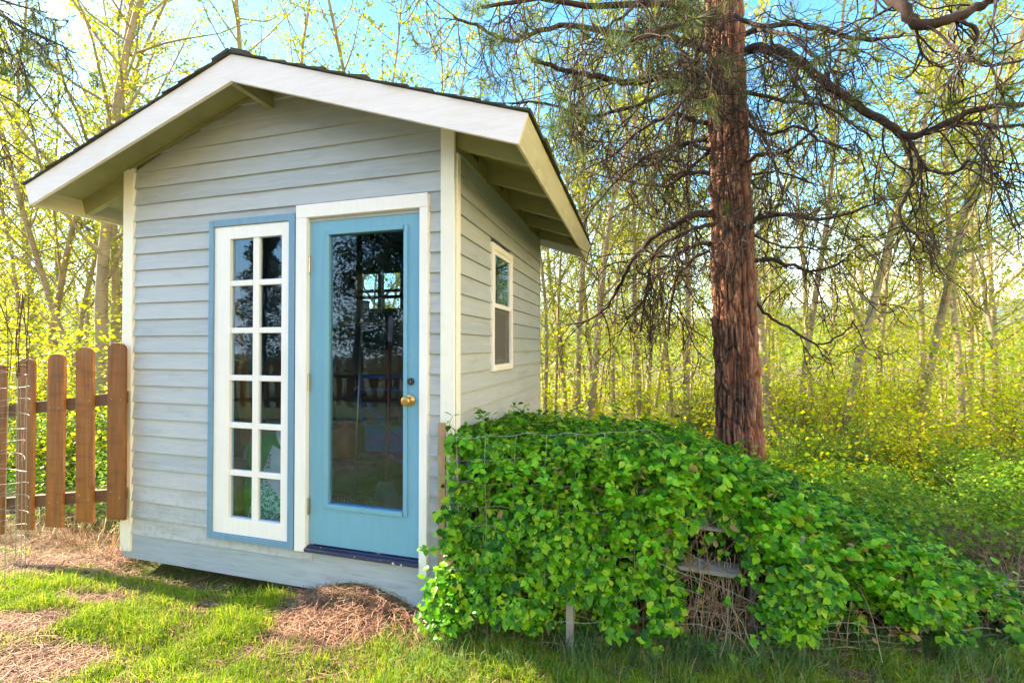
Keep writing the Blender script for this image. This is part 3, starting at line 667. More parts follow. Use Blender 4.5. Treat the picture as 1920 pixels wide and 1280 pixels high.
def aspen_data(seed, h, r, nl=3000, first=.22, spread=1.0, leaf=.045, fork=False):
    R = rs(seed); mb = MB(); n = 16; pts = []; p = np.zeros(3); d = np.array([0,0,1.])
    for i in range(n+1):
        pts.append(p.copy()); d = d + R.normal(0,.035,3); d[2] = 1; p = p + d/np.linalg.norm(d)*h/n
    pts[0][2] = -.3; rad = [r*(1-.86*(i/n)**.9)+.004 for i in range(n+1)]
    mb.tube(pts, rad, 8); pts = np.array(pts); seg = []
    nb = int(20 + h*1.6)
    for k in range(nb):
        q = first + (1-first)*((k+.5)/nb)**.95; i = min(n-1, int(q*n)); f = q*n-i; o = pts[i]*(1-f)+pts[i+1]*f
        a = k*2.4 + R.uniform(-.5,.5); el = R.uniform(.45,1.05); L = h*.22*spread*(1.12-q)*R.uniform(.6,1.2)+.35
        dd = np.array([math.cos(a)*math.cos(el), math.sin(a)*math.cos(el), math.sin(el)]); bp = [o]; m = 7
        for j in range(m): bp.append(bp[-1] + dd*L/m); dd = dd + R.normal(0,.10,3) + [0,0,.05]; dd /= np.linalg.norm(dd)
        br = max(.006, rad[i]*.38); mb.tube(bp, [br*(1-.75*j/m)+.0015 for j in range(m+1)], 4, False); bp = np.array(bp)
        for j in range(1, m): seg.append((bp[j], bp[j+1], 1))
        for w in range(3+int(L*2.2)):
            j = R.randint(1, m); t_ = R.normal(0,1,3); t_[2] = abs(t_[2])*.6; t_ = t_/np.linalg.norm(t_) + (bp[j+1]-bp[j])/(L/m)*.6; l = R.uniform(.18,.5)*(.5+L*.35)
            e = bp[j] + t_*l*.5 + R.normal(0,.02,3); e2 = e + t_*l*.45 + R.normal(0,.04,3)
            mb.tube([bp[j], e, e2], [.004,.003,.0015], 3, False); seg += [(bp[j], e, 1.2), (e, e2, 2.2)]
    A = np.array([s[0] for s in seg]); B_ = np.array([s[1] for s in seg]); W = np.array([s[2] for s in seg])*np.linalg.norm(B_-A, axis=1)
    k = R.choice(len(A), nl, p=W/W.sum()); u = R.rand(nl)[:,None]; P = A[k]*(1-u)+B_[k]*u + R.normal(0,.028,(nl,3))
    return mb, leaf_kites(P, leaf*1.15, R, .2)
class Kind: pass
def tree_kind(seed, **kw):
    k = Kind(); mb, (V, F) = aspen_data(seed, **kw)
    me = bpy.data.meshes.new('trunk'); me.from_pydata(mb.v, [], mb.f); me.polygons.foreach_set('use_smooth', [True]*len(me.polygons)); me.materials.append(M['aspen']); k.t = me
    o = arr_obj('crown', V, [F], yellow); k.c = o.data; bpy.data.objects.remove(o); return k
def plant_tree(kind, px, d, lean=0, rz=0, sc=1, label='', group=None, cat='tree', name='aspen_tree', fl=0):
    p = at(px, 650, d); e = empty(name, (p.x, p.y, gz1(p.x, p.y)-.02), label, cat, group)
    m = Matrix.Rotation(math.radians(fl), 4, _Rt) @ Matrix.Rotation(math.radians(lean), 4, _F) @ Matrix.Rotation(rz, 4, 'Z')
    e.rotation_euler = m.to_euler(); e.scale = (sc,)*3
    for nm, me in (('trunk', kind.t), ('crown', kind.c)):
        if me is None: continue
        o = bpy.data.objects.new(nm, me); COL.objects.link(o); o.parent = e
    return e
K = [tree_kind(100+i, h=hh, r=rr, nl=int(nl*1.35), first=ff, spread=sp) for i, (hh, rr, nl, ff, sp) in enumerate([(12,.085,3800,.18,1),(11,.065,3000,.22,.9),(13,.075,4200,.25,1),(9,.045,2400,.15,1),(10,.055,2600,.3,.8),(12,.10,3600,.2,1.2),(7,.03,1500,.2,1)])]
# px at eye level, distance, kind, lean (+ leans right), scale, label
NEAR = [
 (198, 7.2, 5, -1.5, 1, 'tallest pale aspen rising behind the picket fence, nearest the shed'),
 (222, 9.5, 0, 3, 1, 'aspen trunk half hidden by the left corner board of the shed'),
 (172, 8.2, 4, -14, 1, 'aspen leaning left over the picket fence, top left of the photo'),
 (128, 9.5, 3, 6, 1.1, 'thin aspen leaning right behind the second picket from the left'),
 (72, 8.6, 1, -1, 1, 'slim aspen behind the leftmost full picket'),
 (28, 10, 3, 2, 1, 'thin aspen at the left edge behind the wire cage'),
 (300, 10.5, 4, -3, 1.1, 'aspen whose crown shows above the left slope of the shed roof'),
 (452, 9, 0, 0, 1.08, 'aspen with pale trunk rising just above the roof ridge'),
 (560, 10.5, 2, 2, 1, 'aspen whose crown shows right after the roof ridge'),
 (668, 8.5, 6, 1, 1.6, 'slender aspen with upright branches above the middle of the right roof slope'),
 (735, 9.6, 1, -2, 1, 'aspen above the right roof slope, second left of the pine needles'),
 (800, 11, 4, 3, 1, 'aspen above the right roof slope beside the pine needles'),
 (1022, 9.5, 3, 0, 1, 'very thin aspen hard against the back corner of the shed'),
 (1040, 11, 3, -1, 1, 'second thin aspen from the back corner of the shed'),
 (1083, 8.6, 4, 1, 1, 'slim aspen left of the stout one near the eave tip'),
 (1100, 7.4, 1, .5, 1, 'stout pale aspen under the tip of the shed eave'),
 (1150, 10, 6, -1, 1.3, 'thin aspen between the eave tip and the drooping pine twigs'),
 (1196, 8.8, 4, 1, 1, 'aspen seen through the drooping dead pine twigs'),
 (1212, 10.6, 1, -3, .9, 'faint aspen right of the one in the drooping twigs'),
 (1288, 8.0, 4, -1, 1, 'dark sided aspen close on the left of the pine trunk'),
 (1448, 7.4, 1, 2, 1, 'pale aspen close on the right of the pine trunk'),
 (1490, 7.9, 4, 8, 1, 'aspen leaning right, second right of the pine trunk'),
 (1522, 9.0, 3, 1, 1.1, 'thin aspen just left of the large leaning aspen'),
 (1568, 7.4, 0, 14, .8, 'large white aspen leaning strongly right with a forked top'),
 (1640, 8.6, 3, 1, 1.1, 'thin straight aspen right after the large leaning aspen'),
 (1712, 7.6, 1, 4, 1, 'aspen with brownish trunk three right of the leaning one'),
 (1730, 9.4, 4, -3, 1, 'faint aspen crossing behind the brownish trunk'),
 (1798, 7.8, 4, 1, 1, 'straight white aspen in the open right part of the wood'),
 (1862, 8.4, 6, 9, 1.3, 'thin aspen leaning right near the right edge'),
 (1885, 7.2, 1, 10, .95, 'outermost aspen leaning right at the right edge of the photo'),
]
for i, (px, d, k, ln, sc, lb) in enumerate(NEAR):
    plant_tree(K[k], px, d, ln, i*1.7, sc, lb, 'pale aspens standing nearest behind the shed')
R = rs(77); bands = [(10, 16, 58), (16, 28, 75), (28, 50, 65)]
for lo, hi, n in bands:
    for i in range(n):
        d = R.uniform(lo, hi); px = R.uniform(-60, 1980)
        if 240 < px < 1000 and (d > 17 or R.rand() < .35): continue
        plant_tree(K[R.choice([0,1,2,3,3,4,4,6,6])], px, d, R.normal(0,4), R.uniform(0,6.3), R.uniform(.75,1.1), 'slender aspen deep in the spring wood, one of many far trunks', 'far aspens of the wood')
# shrubs and undergrowth
def shrub_data(seed, w, h, nl, leaf, nst=26):
    R = rs(seed); mb = MB(); tips = []
    for k in range(nst):
        a = R.uniform(0, 6.3); q = R.uniform(.1,1); L = h*R.uniform(.6,1.1); p = np.array([math.cos(a)*.08*w, math.sin(a)*.08*w, -.1]); d = np.array([math.cos(a)*q*w/h*.6, math.sin(a)*q*w/h*.6, 1.]); pts = [p]
        for j in range(7): pts.append(pts[-1]+d/np.linalg.norm(d)*L/7); d = d + R.normal(0,.16,3)
        mb.tube(pts, [.009*(1-.8*j/7)+.001 for j in range(8)], 4, False)
        for j in range(2, 8):
            tips.append(pts[j])
            e = pts[j]+R.normal(0,.12,3)*(1+.5*w); mb.tube([pts[j], e], [.003,.0012], 3, False); tips.append(e)
    T = np.array(tips); P = T[R.randint(len(T), size=nl)] + R.normal(0,.07+.05*w,(nl,3)); P[:,2] = np.abs(P[:,2])
    return mb, leaf_kites(P, leaf, R, .35)
def shrub_kind(seed, w, h, nl, leaf, mat, bark):
    k = Kind(); mb, (V, F) = shrub_data(seed, w, h, nl, leaf)
    me = bpy.data.meshes.new('stems'); me.from_pydata(mb.v, [], mb.f); me.materials.append(bark); k.t = me
    o = arr_obj('foliage', V, [F], mat); k.c = o.data; bpy.data.objects.remove(o); return k
stem_m = simple('brown stems', (.16,.10,.06), .8)
def plant_shrub(k, px, d, sc, rz, label, group=None, cat='shrub'):
    p = at(px, 650, d); e = empty('shrub', (p.x, p.y, gz1(p.x, p.y)-.02), label, cat, group); e.rotation_euler[2] = rz; e.scale = (sc,)*3
    for nm, me in (('stems', k.t), ('foliage', k.c)): o = bpy.data.objects.new(nm, me); COL.objects.link(o); o.parent = e
    return e
S = [shrub_kind(1, 1.0, 1.5, 2600, .05, bushy, stem_m), shrub_kind(2, .8, 1.9, 2400, .045, yellow, stem_m), shrub_kind(3, .9, 1.0, 2400, .04, green, stem_m), shrub_kind(4, 1.3, 2.6, 3600, .055, bushy, stem_m)]
SH = [(1500,5.8,2,.75,'low green shrub right of the pine trunk base'),(1600,5.6,2,.8,'green shrub below the large leaning aspen'),(1700,5.4,0,.7,'yellow green shrub in front of the brownish aspen'),
 (1790,5.0,2,.7,'green shrub below the straight white aspen'),(1880,5.6,0,.85,'bushy yellow shrub at the right edge under the leaning aspens'),(1960,4.9,2,.8,'green shrub cut off by the right edge'),
 (1660,4.4,2,.5,'small dark green shrub just past the end of the vine hedge'),(1850,4.2,2,.5,'small green shrub over dry grass at the lower right'),(1580,6.6,1,.8,'airy shrub between the leaning aspen and the pine'),
 (30,5.6,2,.95,'green shrub seen through the wire cage'),(110,5.4,2,.9,'green shrub seen between the left pickets'),(190,5.8,2,1,'green shrub seen between the right pickets'),(150,7.6,0,.95,'yellow green shrub behind the picket fence'),(60,8,3,.8,'tall yellow shrub behind the wire cage'),(215,7.4,2,.9,'green shrub beside the left corner of the shed')]
for i, (px, d, k, sc, lb) in enumerate(SH): plant_shrub(S[k], px, d, sc, i*1.3, lb, 'shrubs at the edge of the wood')
for i in range(85):
    d = 6.8 + 24*R.rand()**1.4; px = R.uniform(-80, 2000)
    if 235 < px < 1005: continue
    plant_shrub(S[R.choice([0,1,3,3])], px, d, R.uniform(.5,.85), R.uniform(0,6.3), 'yellow green spring shrub among the far aspens, one of many', 'shrubs deep in the wood')
# ground-hugging undergrowth, one mass
n = 140000; px = R.uniform(-150, 2080, n); d = 5.0 + 38*R.rand(n)**1.5
keep = ~((px > 235) & (px < 1005)); px, d = px[keep], d[keep]; n = len(px); t_ = (px-960)/846
x = -math.sin(_a)*d + math.cos(_a)*t_*d; y = math.cos(_a)*d + math.sin(_a)*t_*d
cl = fbm(x*.9, y*.9, 51); hh = np.clip((cl-.28)*2.6, .05, 1.1)*np.clip(d/9, .35, 1.5); hh = np.where(R.rand(n) < .45, 3.3*np.clip(d/10,.45,1.5), hh); z = gz(x, y) + hh*R.rand(n)**.7
V1, F1 = leaf_kites(np.stack([x,y,z],1), .045+.0022*d, R, .3)
tag(arr_obj('undergrowth', V1, [F1], bushy), 'dense yellow green undergrowth covering the floor of the wood', 'undergrowth', kind='stuff')
# dry brown canes and grass at the lower right and behind the fence
x = np.concatenate([R.uniform(2.0, 5, 9000), R.uniform(-5.4,-3.5,900)]); y = np.concatenate([R.uniform(2.7, 4.4, 9000), R.uniform(2.35,3.3,900)])
ok = y > np.where(x>0, hedge_front(np.clip(x,-1,2.4))-.05, 0); x, y = x[ok], y[ok]
V1, F1 = blades(np.stack([x,y,gz(x,y)],1), .30, .005, R, 1.6)
tag(arr_obj('dry_grass', V1, F1, leaf_mat('dry straw', [(0,(.12,.06,.03)), (.5,(.30,.17,.09)), (1,(.50,.37,.2))], .2)), 'tangled dry brown grass and canes at the wood edge', 'dry grass', kind='stuff')
x = np.concatenate([R.uniform(1.2, 6.8, 60000), R.uniform(-6.5,-3.65,16000)]); y = np.concatenate([R.uniform(3.3, 7.4, 60000), R.uniform(2.7,5.5,16000)]); ok = fbm(x*2,y*2,61) > .40; x, y = x[ok], y[ok]
V1, F1 = leaf_kites(np.stack([x,y,gz(x,y)+R.rand(len(x))**1.2*np.clip(fbm(x*1.5,y*1.5,62)-.15,0,1)*.95],1), .04, R, .4)
tag(arr_obj('ground_cover', V1, [F1], green), 'green leafy ground cover beyond the vine hedge', 'ground cover', kind='stuff')
# ---------------------------------------------------------------- the big pine
pb = at(1383, 650, 4.3); PXY = (pb.x, pb.y); pz = gz1(*PXY)
pine = empty('pine_tree', (pb.x, pb.y, pz), 'big rough barked pine with drooping dead branches standing behind the vine hedge', 'tree')
def trunk_c(z): return Vector((pb.x, pb.y, 0)) + _Rt*(-.030*(z-1.0)) + Vector((0,0,z))
def trunk_r(z): return .200 - .009*z + .05*math.exp(-(z-pz)*2.6)
def bark_trunk():
    na, nz = 220, 900; z0, z1 = pz-.25, 9.5
    # cells of bark plates, taller than wide
    R = rs(5); A, Zc = np.meshgrid(PI/2+np.arange(na)/na*2*PI, z0+(z1-z0)*(np.arange(nz)/(nz-1))**1.35, indexing='ij')
    cw, chh = 13, .21; u = A/(2*PI)*cw + (fbm(A*3, Zc*2.2, 71)-.5)*.9; v = Zc/chh + (fbm(A*2.5+9, Zc*3, 72)-.5)*1.5
    jx, jy = R.rand(17, 128), R.rand(17, 128); f1 = np.full(u.shape, 9.); f2 = np.full(u.shape, 9.); idc = np.zeros(u.shape); val = R.rand(17,128)
    ui, vi = np.floor(u).astype(int), np.floor(v).astype(int)
    for a in (-1,0,1):
        for b in (-1,0,1):
            cx, cy = ui+a, vi+b; px_ = cx + jx[cx % 17, cy % 128]; py_ = cy + jy[cx % 17, cy % 128]
            d = np.hypot((u-px_), (v-py_)*.8); w = d < f1; f2 = np.where(w, f1, np.minimum(f2, d)); idc = np.where(w, val[cx % 17, cy % 128], idc); f1 = np.minimum(f1, d)
    e = np.clip((f2-f1)*2.6, 0, 1)**.6; fur = np.abs(fbm(A*4.2+.5*(fbm(A*6, Zc*5, 76)-.5), Zc*1.5, 77, 3)-.5)*9; fur2 = np.abs(fbm(A*9, Zc*3.4+3, 78, 3)-.5)*8; fur = np.clip(np.minimum(fur, .35+fur2), 0, 1)**.7
    h = (.22+.78*e)*fur*(.6+.4*idc) + .34*(fbm(A*16, Zc*20, 73)-.5) + .22*(fbm(A*45, Zc*60, 74)-.5) + .12*np.floor(fbm(A*8, Zc*14, 79)*5)/5
    r = np.vectorize(trunk_r)(Zc) * (1+.05*(fbm(A*1.3, Zc*.6, 75)-.5)) + (h-.5)*.040
    lx = -.030*(Zc-1.0); X = pb.x + _Rt.x*lx + np.cos(A)*r; Y = pb.y + _Rt.y*lx + np.sin(A)*r
    idx = np.arange(na*nz).reshape(na, nz); nx = np.roll(idx, -1, 0); F = np.stack([idx[:,:-1], nx[:,:-1], nx[:,1:], idx[:,1:]], -1).reshape(-1,4)
    t = NT('ponderosa bark'); at_ = t.n('ShaderNodeAttribute', attribute_name='plate'); ai = t.n('ShaderNodeAttribute', attribute_name='tone')
    c = t.ramp(at_.outputs['Fac'], [(.12, (.018,.010,.008)), (.35, (.10,.045,.03)), (.6, (.28,.135,.085)), (1, (.44,.24,.16))])
    c = t.mix(t.ramp(ai.outputs['Fac'], [(.35, (0,0,0)), (.9, (.75,)*3)]), c, t.mix(.5, c, (.34,.10,.045)))
    c = t.mix(t.ramp(t.noise(26, 6), [(.45, (0,0,0)), (.68, (.7,)*3)]), c, (.13,.10,.095))
    t.pbr(c, .9, t.bump(t.noise(60, 6, (1,1,.6)), .008), spec=.15)
    o = arr_obj('trunk', np.stack([X.ravel(), Y.ravel(), Zc.ravel()], 1), [F], t.m, smooth=True, attr={'plate': h.ravel(), 'tone': idc.ravel()})
    under(pine, o)
bark_trunk()
limb_m = simple('dead pine twig bark', (.055,.030,.021), .85, 0, .5, 14, .003)
tr_ = NT('pine needles'); g_ = tr_.n('ShaderNodeNewGeometry')
pineneedle = leaf_mat('pine needles green', [(0,(.03,.08,.02)), (.5,(.07,.15,.03)), (.8,(.17,.24,.04)), (1,(.32,.20,.06))], .35, .5, 1.2)
bpy.data.materials.remove(tr_.m)
class Limb:
    def __init__(s, seed): s.mb = MB(); s.R = rs(seed); s.tips = []
    def twig(s, p, d, L, r, depth, curl=1.0, k=4):
        R = s.R; p = np.array(p, float); d = np.array(d, float); d /= np.linalg.norm(d); n = 10 if depth else 8
        pts = [p]; sub = []; side = R.normal(0,.10,3)
        for j in range(n):
            q = j/n; g = -.21 if q < .5 else .29*curl
            d = d + np.array([0,0,g]) + side + R.normal(0,.065,3); d /= np.linalg.norm(d); pts.append(pts[-1]+d*L/n)
            if depth and j >= 1: sub.append((pts[-1], d.copy(), q))
        s.mb.tube(pts, [r*(1-.5*j/n) for j in range(n+1)], k, True); s.tips.append((pts[-1], d.copy(), r))
        for (o, dd, q) in sub:
            if R.rand() < .40:
                v = dd + R.normal(0,.7,3) + [0,0,-.30]; s.twig(o, v, L*R.uniform(.45,.9)*(1.15-q*.5), r*.72, depth-1, curl, 4 if depth > 1 else 3)
    def limb(s, pts, r0, r1, ntw, tl=.55, start=.12, curl=1.0, depth=2):
        R = s.R; P = [Vector(p) for p in pts]; Q = []
        for i in range(len(P)-1):                     # Catmull-Rom
            a, b, c_, d = P[max(i-1,0)], P[i], P[i+1], P[min(i+2,len(P)-1)]
            for j in range(5):
                t_ = j/5; Q.append(.5*((2*b)+(c_-a)*t_+(2*a-5*b+4*c_-d)*t_*t_+(3*b-a-3*c_+d)*t_**3))
        Q.append(P[-1]); Q = [q + Vector(R.normal(0,.007,3)) for q in Q]; n = len(Q)
        rad = [r0+(r1-r0)*(i/(n-1)) + abs(R.normal(0,.0012)) for i in range(n)]; s.mb.tube(Q, rad, 7)
        for k in range(int(ntw*.9)):
            f = start + (1-start)*R.rand(); i = min(n-2, int(f*(n-1))); ax = np.array((Q[i+1]-Q[i]).normalized())
            v = ax*.5 + R.normal(0,.8,3) + [0,0,-.15]; s.twig(Q[i], v, tl*R.uniform(.7,1.85), max(.0062, rad[i]*.29), depth, curl)
        s.tips.append((np.array(Q[-1]), np.array(Q[-1]-Q[-2]), r1)); return s
    def needles(s, frac, n=66, L=.155, zmin=-9):
        R = s.R; V = []
        T = [t_ for t_ in s.tips if R.rand() < frac*.14 and t_[0][2] > zmin]
        if not T: return None
        P = np.array([t_[0] for t_ in T]); D = np.array([t_[1]/np.linalg.norm(t_[1]) for t_ in T])
        k = np.repeat(np.arange(len(T)), n); b = P[k] - D[k]*(R.rand(len(k))[:,None]*.10)
        v = R.normal(size=(len(k),3)); v /= np.linalg.norm(v, axis=1)[:,None]; v = v + D[k]*.85 + [0,0,.12]; v /= np.linalg.norm(v, axis=1)[:,None]
        l = (L*R.uniform(.6,1.15,len(k)))[:,None]; sd = np.cross(v, R.normal(size=(len(k),3))); sd /= np.linalg.norm(sd, axis=1)[:,None]; sd *= .0015
        e = b+v*l; e[:,2] -= .10*l[:,0]; V = np.stack([b-sd, b+sd, e+sd*.4, e-sd*.4], 1).reshape(-1,3)
        return V, np.arange(len(k)*4).reshape(-1,4)
    def done(s, tree, frac=0, **kw):
        o = under(tree, s.mb.obj('limb', limb_m, smooth=True))
        if frac:
            q = s.needles(frac, **kw)
            if q: arr_obj('needles', q[0], [q[1]], pineneedle, o)
        return o
D0 = 4.3
def path(*p): return [at(a, b, D0+c) for a, b, c in p]
SPEC = [  # path, r0, r1, twigs, twig length, share of tips with needles
 (path((1385,95,0),(1440,85,-.25),(1490,105,-.4),(1560,160,-.5),(1640,212,-.6),(1705,252,-.65),(1760,238,-.7),(1830,205,-.8),(1925,192,-.9)), .042,.020, 17,.62,.16),
 (path((1790,226,-.7),(1850,233,-.75),(1930,233,-.8)), .015,.009, 6,.4,.5),
 (path((1705,252,-.65),(1722,290,-.66),(1755,322,-.7),(1800,318,-.72),(1822,300,-.75)), .014,.007, 7,.45,.5),
 (path((1700,262,-.65),(1715,330,-.6),(1690,400,-.6),(1720,440,-.6),(1745,480,-.6)), .010,.006, 6,.4,.7),
 (path((1400,-60,0),(1560,-50,-.5),(1680,-10,-.9),(1725,42,-.95),(1790,30,-1),(1850,5,-1),(1900,-20,-1.05)), .045,.028, 8,.5,.35),
 (path((1800,32,-1),(1835,48,-1),(1838,78,-1),(1822,88,-1),(1855,118,-1),(1930,108,-1)), .013,.009, 5,.35,.3),
 (path((1415,560,0),(1440,592,-.15),(1480,615,-.25),(1530,645,-.3),(1570,632,-.35),(1605,600,-.4)), .015,.005, 5,.3,0),
 (path((1405,235,0),(1450,248,-.1),(1500,236,-.15),(1540,262,-.2),(1600,282,-.2)), .017,.007, 10,.45,.08),
 (path((1400,170,0),(1480,188,.1),(1560,200,.2),(1640,260,.3)), .018,.007, 10,.5,.15),
 (path((1412,325,0),(1470,322,-.1),(1530,345,-.2)), .012,.006, 7,.4,.05),
 (path((1415,440,0),(1470,462,.1),(1560,466,.2)), .012,.006, 6,.4,.05),
 (path((1398,60,0),(1500,40,-.3),(1620,70,-.5),(1700,60,-.7)), .024,.010, 14,.5,.55),
 (path((1335,322,0),(1290,325,.1),(1240,347,.35),(1150,332,.7),(1095,318,.95)), .022,.008, 12,.55,0),
 (path((1345,400,0),(1300,403,-.1),(1268,420,-.05),(1230,442,.1),(1190,482,.3),(1160,540,.55),(1120,592,.8),(1062,610,1.0)), .036,.008, 17,.62,0),
 (path((1340,420,-.1),(1290,432,-.3),(1230,470,-.1),(1215,540,.0),(1200,620,.1)), .020,.007, 14,.55,0),
 (path((1330,470,0),(1285,500,-.1),(1260,560,-.2),(1255,640,-.25)), .014,.006, 8,.4,0),
 (path((1332,145,0),(1250,138,-.1),(1180,152,-.2),(1120,140,-.3),(1060,130,-.4),(1000,108,-.5)), .040,.014, 22,.62,.35),
 (path((1330,90,0),(1240,60,.1),(1150,55,.1),(1050,42,.1),(960,72,.1),(905,50,.1),(850,28,.1)), .036,.010, 20,.5,.7),
 (path((1332,232,0),(1262,215,.1),(1205,240,.4),(1150,290,.8),(1085,322,1.1)), .024,.008, 18,.6,.04),
 (path((1335,30,0),(1240,0,-.3),(1120,8,-.5),(1010,-8,-.6),(900,12,-.7)), .034,.012, 22,.5,.8),
 (path((1330,182,0),(1262,170,.2),(1180,200,.3),(1100,215,.4),(1020,190,.4),(955,192,.4)), .026,.008, 18,.6,.12),
 (path((1335,280,0),(1280,270,.2),(1200,300,.5),(1120,380,.9),(1080,440,1.2)), .020,.006, 14,.6,0),
 (path((1360,120,-.2),(1330,140,-.5),(1270,200,-.7),(1230,260,-.8)), .022,.007, 13,.55,.1),
 (path((1375,200,-.2),(1410,215,-.5),(1450,290,-.65),(1470,370,-.7)), .018,.006, 10,.5,.06),
 (path((1360,10,-.2),(1300,30,-.6),(1220,60,-.9),(1150,90,-1.0)), .024,.008, 18,.45,.8),
 (path((1380,20,-.2),(1430,50,-.5),(1480,60,-.8),(1540,110,-.9)), .020,.008, 14,.45,.65),
 (path((1340,-40,0),(1280,-30,-.3),(1200,0,-.5),(1130,60,-.6)), .024,.008, 18,.45,.85),
]
for i, (pp, a, b, n, tl, fr) in enumerate(SPEC): Limb(200+i).limb(pp, a, b, n, tl).done(pine, fr)
R = rs(9)
for i in range(24):                                   # shorter dead limbs all round the trunk, then live ones above the frame
    live = i >= 12; z = R.uniform(4.7, 8.8) if live else R.uniform(2.3, 4.6); a = i*2.4; c_ = trunk_c(z); L = R.uniform(1.1,2.0)*(1.1 if live else .6)
    d = Vector((math.cos(a), math.sin(a), 0)); pts = [c_, c_+d*L*.35+Vector((0,0,.04)), c_+d*L*.7+Vector((0,0,-.08 if not live else .1)), c_+d*L+Vector((0,0,.0 if not live else .35))]
    Limb(300+i).limb(pts, .024, .007, 11 if live else 8, .45, depth=1 if live else 2).done(pine, 2.2 if live else 0, n=50)
# ---------------------------------------------------------------- the dark conifer whose boughs reach in at the top left
cb = at(-330, 650, 5.4); con = empty('conifer_tree', (cb.x, cb.y, gz1(cb.x, cb.y)), 'dark conifer whose boughs reach in at the upper left corner', 'tree')
mb = MB(); mb.tube([(cb.x,cb.y,-.3),(cb.x,cb.y,3),(cb.x+.05,cb.y,9)], [.2,.16,.05], 14); under(con, mb.obj('trunk', simple('grey conifer bark', (.10,.07,.055), .9, 0, .5, 10, .01), smooth=True))
def cp(*p): return [at(a, b, 5.4+c) for a, b, c in p]
CS = [(cp((-325,-80,0),(-160,-30,-.2),(-40,10,-.4),(60,60,-.5),(135,95,-.55)), .03,.006, 22,.35,.95),
      (cp((-325,-20,0),(-160,40,0),(-40,70,-.1),(40,115,-.2)), .026,.006, 18,.35,.95),
      (cp((-325,-140,0),(-140,-60,-.3),(-20,-10,-.5),(80,20,-.5)), .026,.006, 20,.35,.95),
      (cp((-325,60,0),(-160,140,-.2),(-40,160,-.3),(90,230,-.35)), .02,.004, 12,.5,0),
      (cp((-325,160,0),(-160,230,-.2),(-40,240,-.3),(70,310,-.35)), .02,.004, 12,.5,0)]
for i, (pp, a, b, n, tl, fr) in enumerate(CS): Limb(400+i).limb(pp, a, b, n, tl, curl=.5).done(con, fr*1.8, n=46, L=.085)
# ---------------------------------------------------------------- other conifers across the yard, seen only in the glass
cm = leaf_mat('distant conifer needles', [(0,(.015,.04,.015)), (1,(.06,.11,.03))], .15)
def conifer_kind(seed, h, w):
    R = rs(seed); n = 17000; q = R.rand(n)**.8; z = 1.0+q*(h-1.0); a = R.uniform(0,6.28,n); lay = .65+.35*np.sin(z*5+a*1.0); r = w*(1-q)*lay*R.rand(n)**.4+.05
    k = Kind(); o = arr_obj('crown', *[(lambda v,f:(v,[f]))(*leaf_kites(np.stack([r*np.cos(a), r*np.sin(a), z-r*.25],1), .15, R, .3, .2))][0], cm); k.c = o.data; bpy.data.objects.remove(o)
    mb = MB(); mb.tube([(0,0,-.3),(0,0,h)], [.18,.02], 10); me = bpy.data.meshes.new('trunk'); me.from_pydata(mb.v, [], mb.f); me.materials.append(limb_m); k.t = me; return k
CK = [conifer_kind(1, 12, 3.0), conifer_kind(2, 9, 2.6)]
for i, (x, y, k, sc) in enumerate([(-3.2,-11,0,1),(-6.5,-9.5,1,1),(-9.5,-11,0,.9),(-12.5,-8,1,.75),(.5,-12,1,1),(-8.2,-7.2,0,.9),(-6.6,-7.6,1,1.15)]):
    e = empty('conifer_tree', (x, y, gz1(x, y)), 'dark conifer across the yard, mirrored in the door glass', 'tree', 'conifers across the yard'); e.scale = (sc,)*3; e.rotation_euler[2] = i
    for nm, me in (('trunk', CK[k].t), ('crown', CK[k].c)): o = bpy.data.objects.new(nm, me); COL.objects.link(o); o.parent = e
# ---------------------------------------------------------------- picket fences
def picket_fence(A, B, n, label, zt0, zt1, L, group=None, rail_ext=(.1,.1), w=.142):
    e = empty('picket_fence', (A[0], A[1], 0), label, 'fence', group); A, B = np.array(A, float), np.array(B, float); u = (B-A)/np.linalg.norm(B-A); nr = np.array([-u[1], u[0]])
    if nr[1] > 0: nr = -nr                            # towards the yard
    R = rs(n+3); f = lambda s_, o_, z: (A[0]+u[0]*s_+nr[0]*o_, A[1]+u[1]*s_+nr[1]*o_, z)
    LN = np.linalg.norm(B-A)
    for i in range(n):
        s0 = LN*i/(n-1); zt = zt0+(zt1-zt0)*i/(n-1) + R.normal(0,.004); tilt = R.normal(0,.006)
        prof = [(-w/2, 0), (w/2, 0), (w/2, L-.05)] + [(w/2*math.cos(q), L-.05+.05*math.sin(q)) for q in np.linspace(.15, PI-.15, 12)] + [(-w/2, L-.05)]
        mb = MB(); mb.prism(prof, lambda p, t_: f(s0+p[0]+p[1]*tilt, .012+t_, zt-L+p[1]), 0, .020)
        pk = under(e, mb.obj('picket', M['fence'], bevel=.003))
        if n < 8:
            for zr in (-.385, -L+.175):
                for q in (-.035, .04): nl_ = MB().lathe([(.0042,0),(.0042,.0015),(.002,.003)], f(s0+q, .0325, zt+zr+R.normal(0,.008)), (nr[0],nr[1],0), 8).obj('nail', M['metal'], pk)
    for zr in (.30, 1.0):
        mb = MB(); z0, z1 = zt0-L+zr*L*.97-.05, zt1-L+zr*L*.97-.05
        if zr == 1.0: z0, z1 = zt0-.43, zt1-.43
        else: z0, z1 = zt0-L+.13, zt1-L+.13
        v = []
        for zz in (0, .085):
            for s_, o_ in ((-rail_ext[0],-.028),(LN+rail_ext[1],-.028),(LN+rail_ext[1],.0105),(-rail_ext[0],.0105)): v.append(f(s_, o_, (z0 if s_ < .1 else z1)+zz))
        mb.hexa(v); under(e, mb.obj('rail', M['rail'], bevel=.003))
    return e
picket_fence((-3.530,2.335), (-4.54,2.20), 5, 'brown stained round topped picket fence joining the left corner of the shed', 1.580, 1.43, 1.24, rail_ext=(.03,.25))
